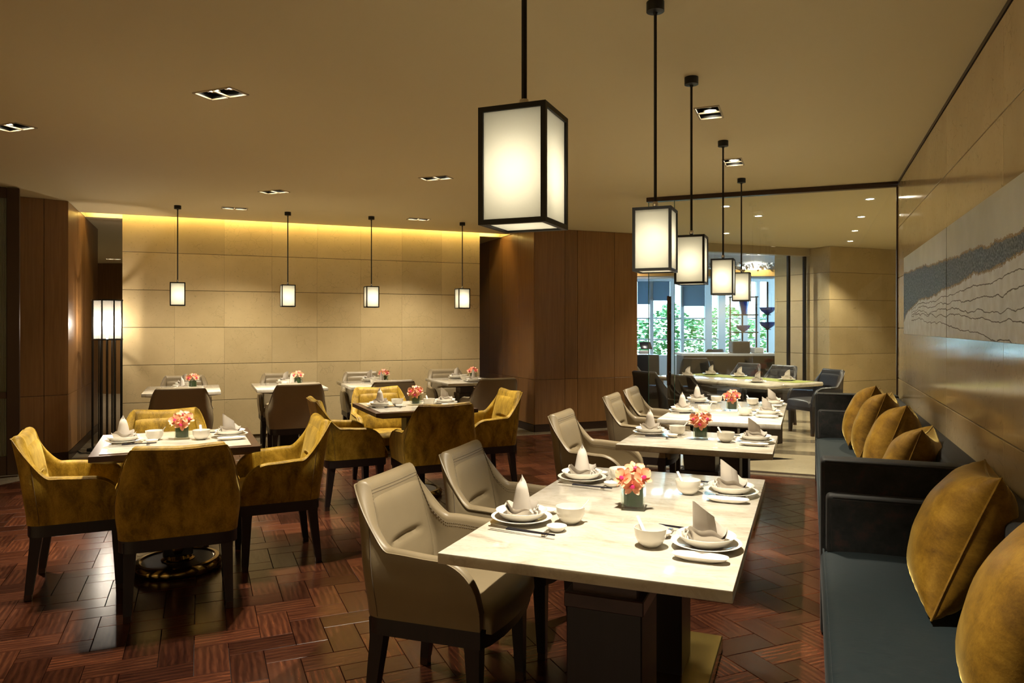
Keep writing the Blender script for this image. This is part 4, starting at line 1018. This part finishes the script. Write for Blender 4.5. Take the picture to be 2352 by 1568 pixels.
# counter with appliances
ct = thing('bar_counter', 'long black serving counter in the daylit room', 'counter', (*LP(1670, 14.2), 0))
fpart(ct, 'counter_body', M['counter'], (1562, 1772, 14.4, .02, .85, .6)); fpart(ct, 'counter_top', M['white'], (1556, 1776, 14.35, .85, .89, .75))
for px0, px1, z1, lab, mt in ((1678, 1719, 1.12, 'brown chair back shaped box on the counter', 'bluechair'), (1728, 1750, 1.0, 'white tray stack on the counter', 'china')):
    o = fpart(None, 'counter_box' if mt != 'china' else 'tray_stack', M[mt], (px0, px1, 14.3, .891, z1, .3), r=.02); tag(o, lab, 'box' if mt != 'china' else 'tray')
for i, (px, d) in enumerate(((1596, 13.5), (1630, 18.4), (1685, 18.7), (1650, 16.2), (1758, 18.4))):
    x, y = LP(px, d); chair('blue', x, y, 100 + i * 23, ('dark chair before the counter in the daylit room', 'dark chair under the wide window', 'dark chair under the middle window', 'dark chair in the middle of the daylit room', 'dark chair by the display shelf')[i], 'chairs in the daylit room')
# terminal on a stand past the wood wall
x, y = LP(1478, 13.4); t = thing('payment_terminal', 'small dark till terminal seen past the wood wall', 'terminal', (x, y, 0), VR)
m = MB(); m.rbox((0, 0, .45), (.5, .4, .90), .01, 1); m.build('stand', M['counter'], t)
m = MB(); m.rbox((0, 0, .94), (.16, .12, .06), .01, 2); m.build('printer', M['white'], t)
m = MB(); m.rbox((0, 0, 0), (.22, .02, .15), .006, 2); m.build('screen', M['lacquer'], t, (.04, 0, 1.06), rot=(R(-35), 0, R(15)))
# display shelf with blue glass
sh = thing('display_shelf', 'tall black metal shelf with blue glassware before the windows', 'shelf', (*LP(1708, 16.9), 0))
for px in (1677, 1705, 1737): fpart(sh, 'upright', M['black'], (px - 1.6, px + 1.6, 16.9, .02, 2.10, .03))
for z in (.62, 1.27, 1.67, 2.08): fpart(sh, 'shelf_board', M['black'], (1677, 1737, 16.9, z - .012, z + .012, .3))
ME['vasb'] = lathe_mesh('tall_vase', [(.05, 0), (.07, .08), (.11, .26), (.12, .34), (.10, .36), (.095, .34), (.05, .02), (.01, .015)], M['blueglass'], 20)
ME['bowb'] = lathe_mesh('glass_bowl', [(.03, 0), (.05, .015), (.13, .07), (.17, .15), (.165, .15), (.12, .08), (.04, .025), (.005, .02)], M['blueglass'], 20)
for i, (px, z, k, lab) in enumerate(((1709, 1.683, 'vasb', 'tall blue glass vase on the upper shelf'), (1707, 1.283, 'bowb', 'blue glass bowl on the middle shelf'), (1709, .633, 'vasb', 'pale blue vase on the lower shelf'))):
    x, y = LP(px, 16.85); tag(put('glass_vase' if k == 'vasb' else 'glass_bowl', ME[k], None, (x, y, z)), lab, 'vase' if k == 'vasb' else 'bowl', 'blue glassware')
st = thing('bowl_stand', 'slim metal stand carrying blue bowls beside the pillar', 'stand', (*LP(1763, 15.6), 0))
fpart(st, 'stand_pole', M['black'], (1761.5, 1764.5, 15.6, .02, 2.35, .025)); fpart(st, 'stand_foot', M['black'], (1750, 1776, 15.6, 0.005, .03, .25))
for z, px in ((1.66, 1763), (1.35, 1763)):
    fpart(st, 'stand_ring', M['black'], (px - 6, px + 6, 15.6, z - .015, z, .10)); x, y = LP(px, 15.6); tag(put('glass_bowl', ME['bowb'], None, (x, y, z)), 'blue glass bowl on the ' + ('upper' if z > 1.5 else 'lower') + ' ring of the slim stand', 'bowl', 'blue glassware')
# garden outside the windows
gd = slab('ground', [(-12, 19.2), (8, 24), (4, 40), (-20, 36)], M['foliage'], 'lawn outside the windows', -.1)
rnd = random.Random(11); vs = []; fs = []
for i in range(5200):
    px = 1400 + 420 * rnd.random(); d = 24 + 3 * rnd.random(); z = 1.9 * rnd.random() ** .7 + .3 * math.sin(px * .05); x, y = LP(px, d); o = len(vs)
    q = Matrix.Rotation(rnd.random() * 6.28, 3, 'Z') @ Matrix.Rotation(rnd.random() * 3, 3, 'X'); s_ = .06 + .06 * rnd.random()
    for p in ((-1, 0, 0), (0, -.45, .1), (1, 0, 0), (0, .45, .1)): vs.append(tuple(Vector((x, y, z)) + q @ Vector(p) * s_))
    fs.append((o, o + 1, o + 2, o + 3))
me = bpy.data.meshes.new('hedge'); me.from_pydata(vs, [], fs); me.materials.append(M['foliage']); tag(put('garden_foliage', me), 'leafy green garden hedge outside the windows', 'hedge', None, 'stuff')
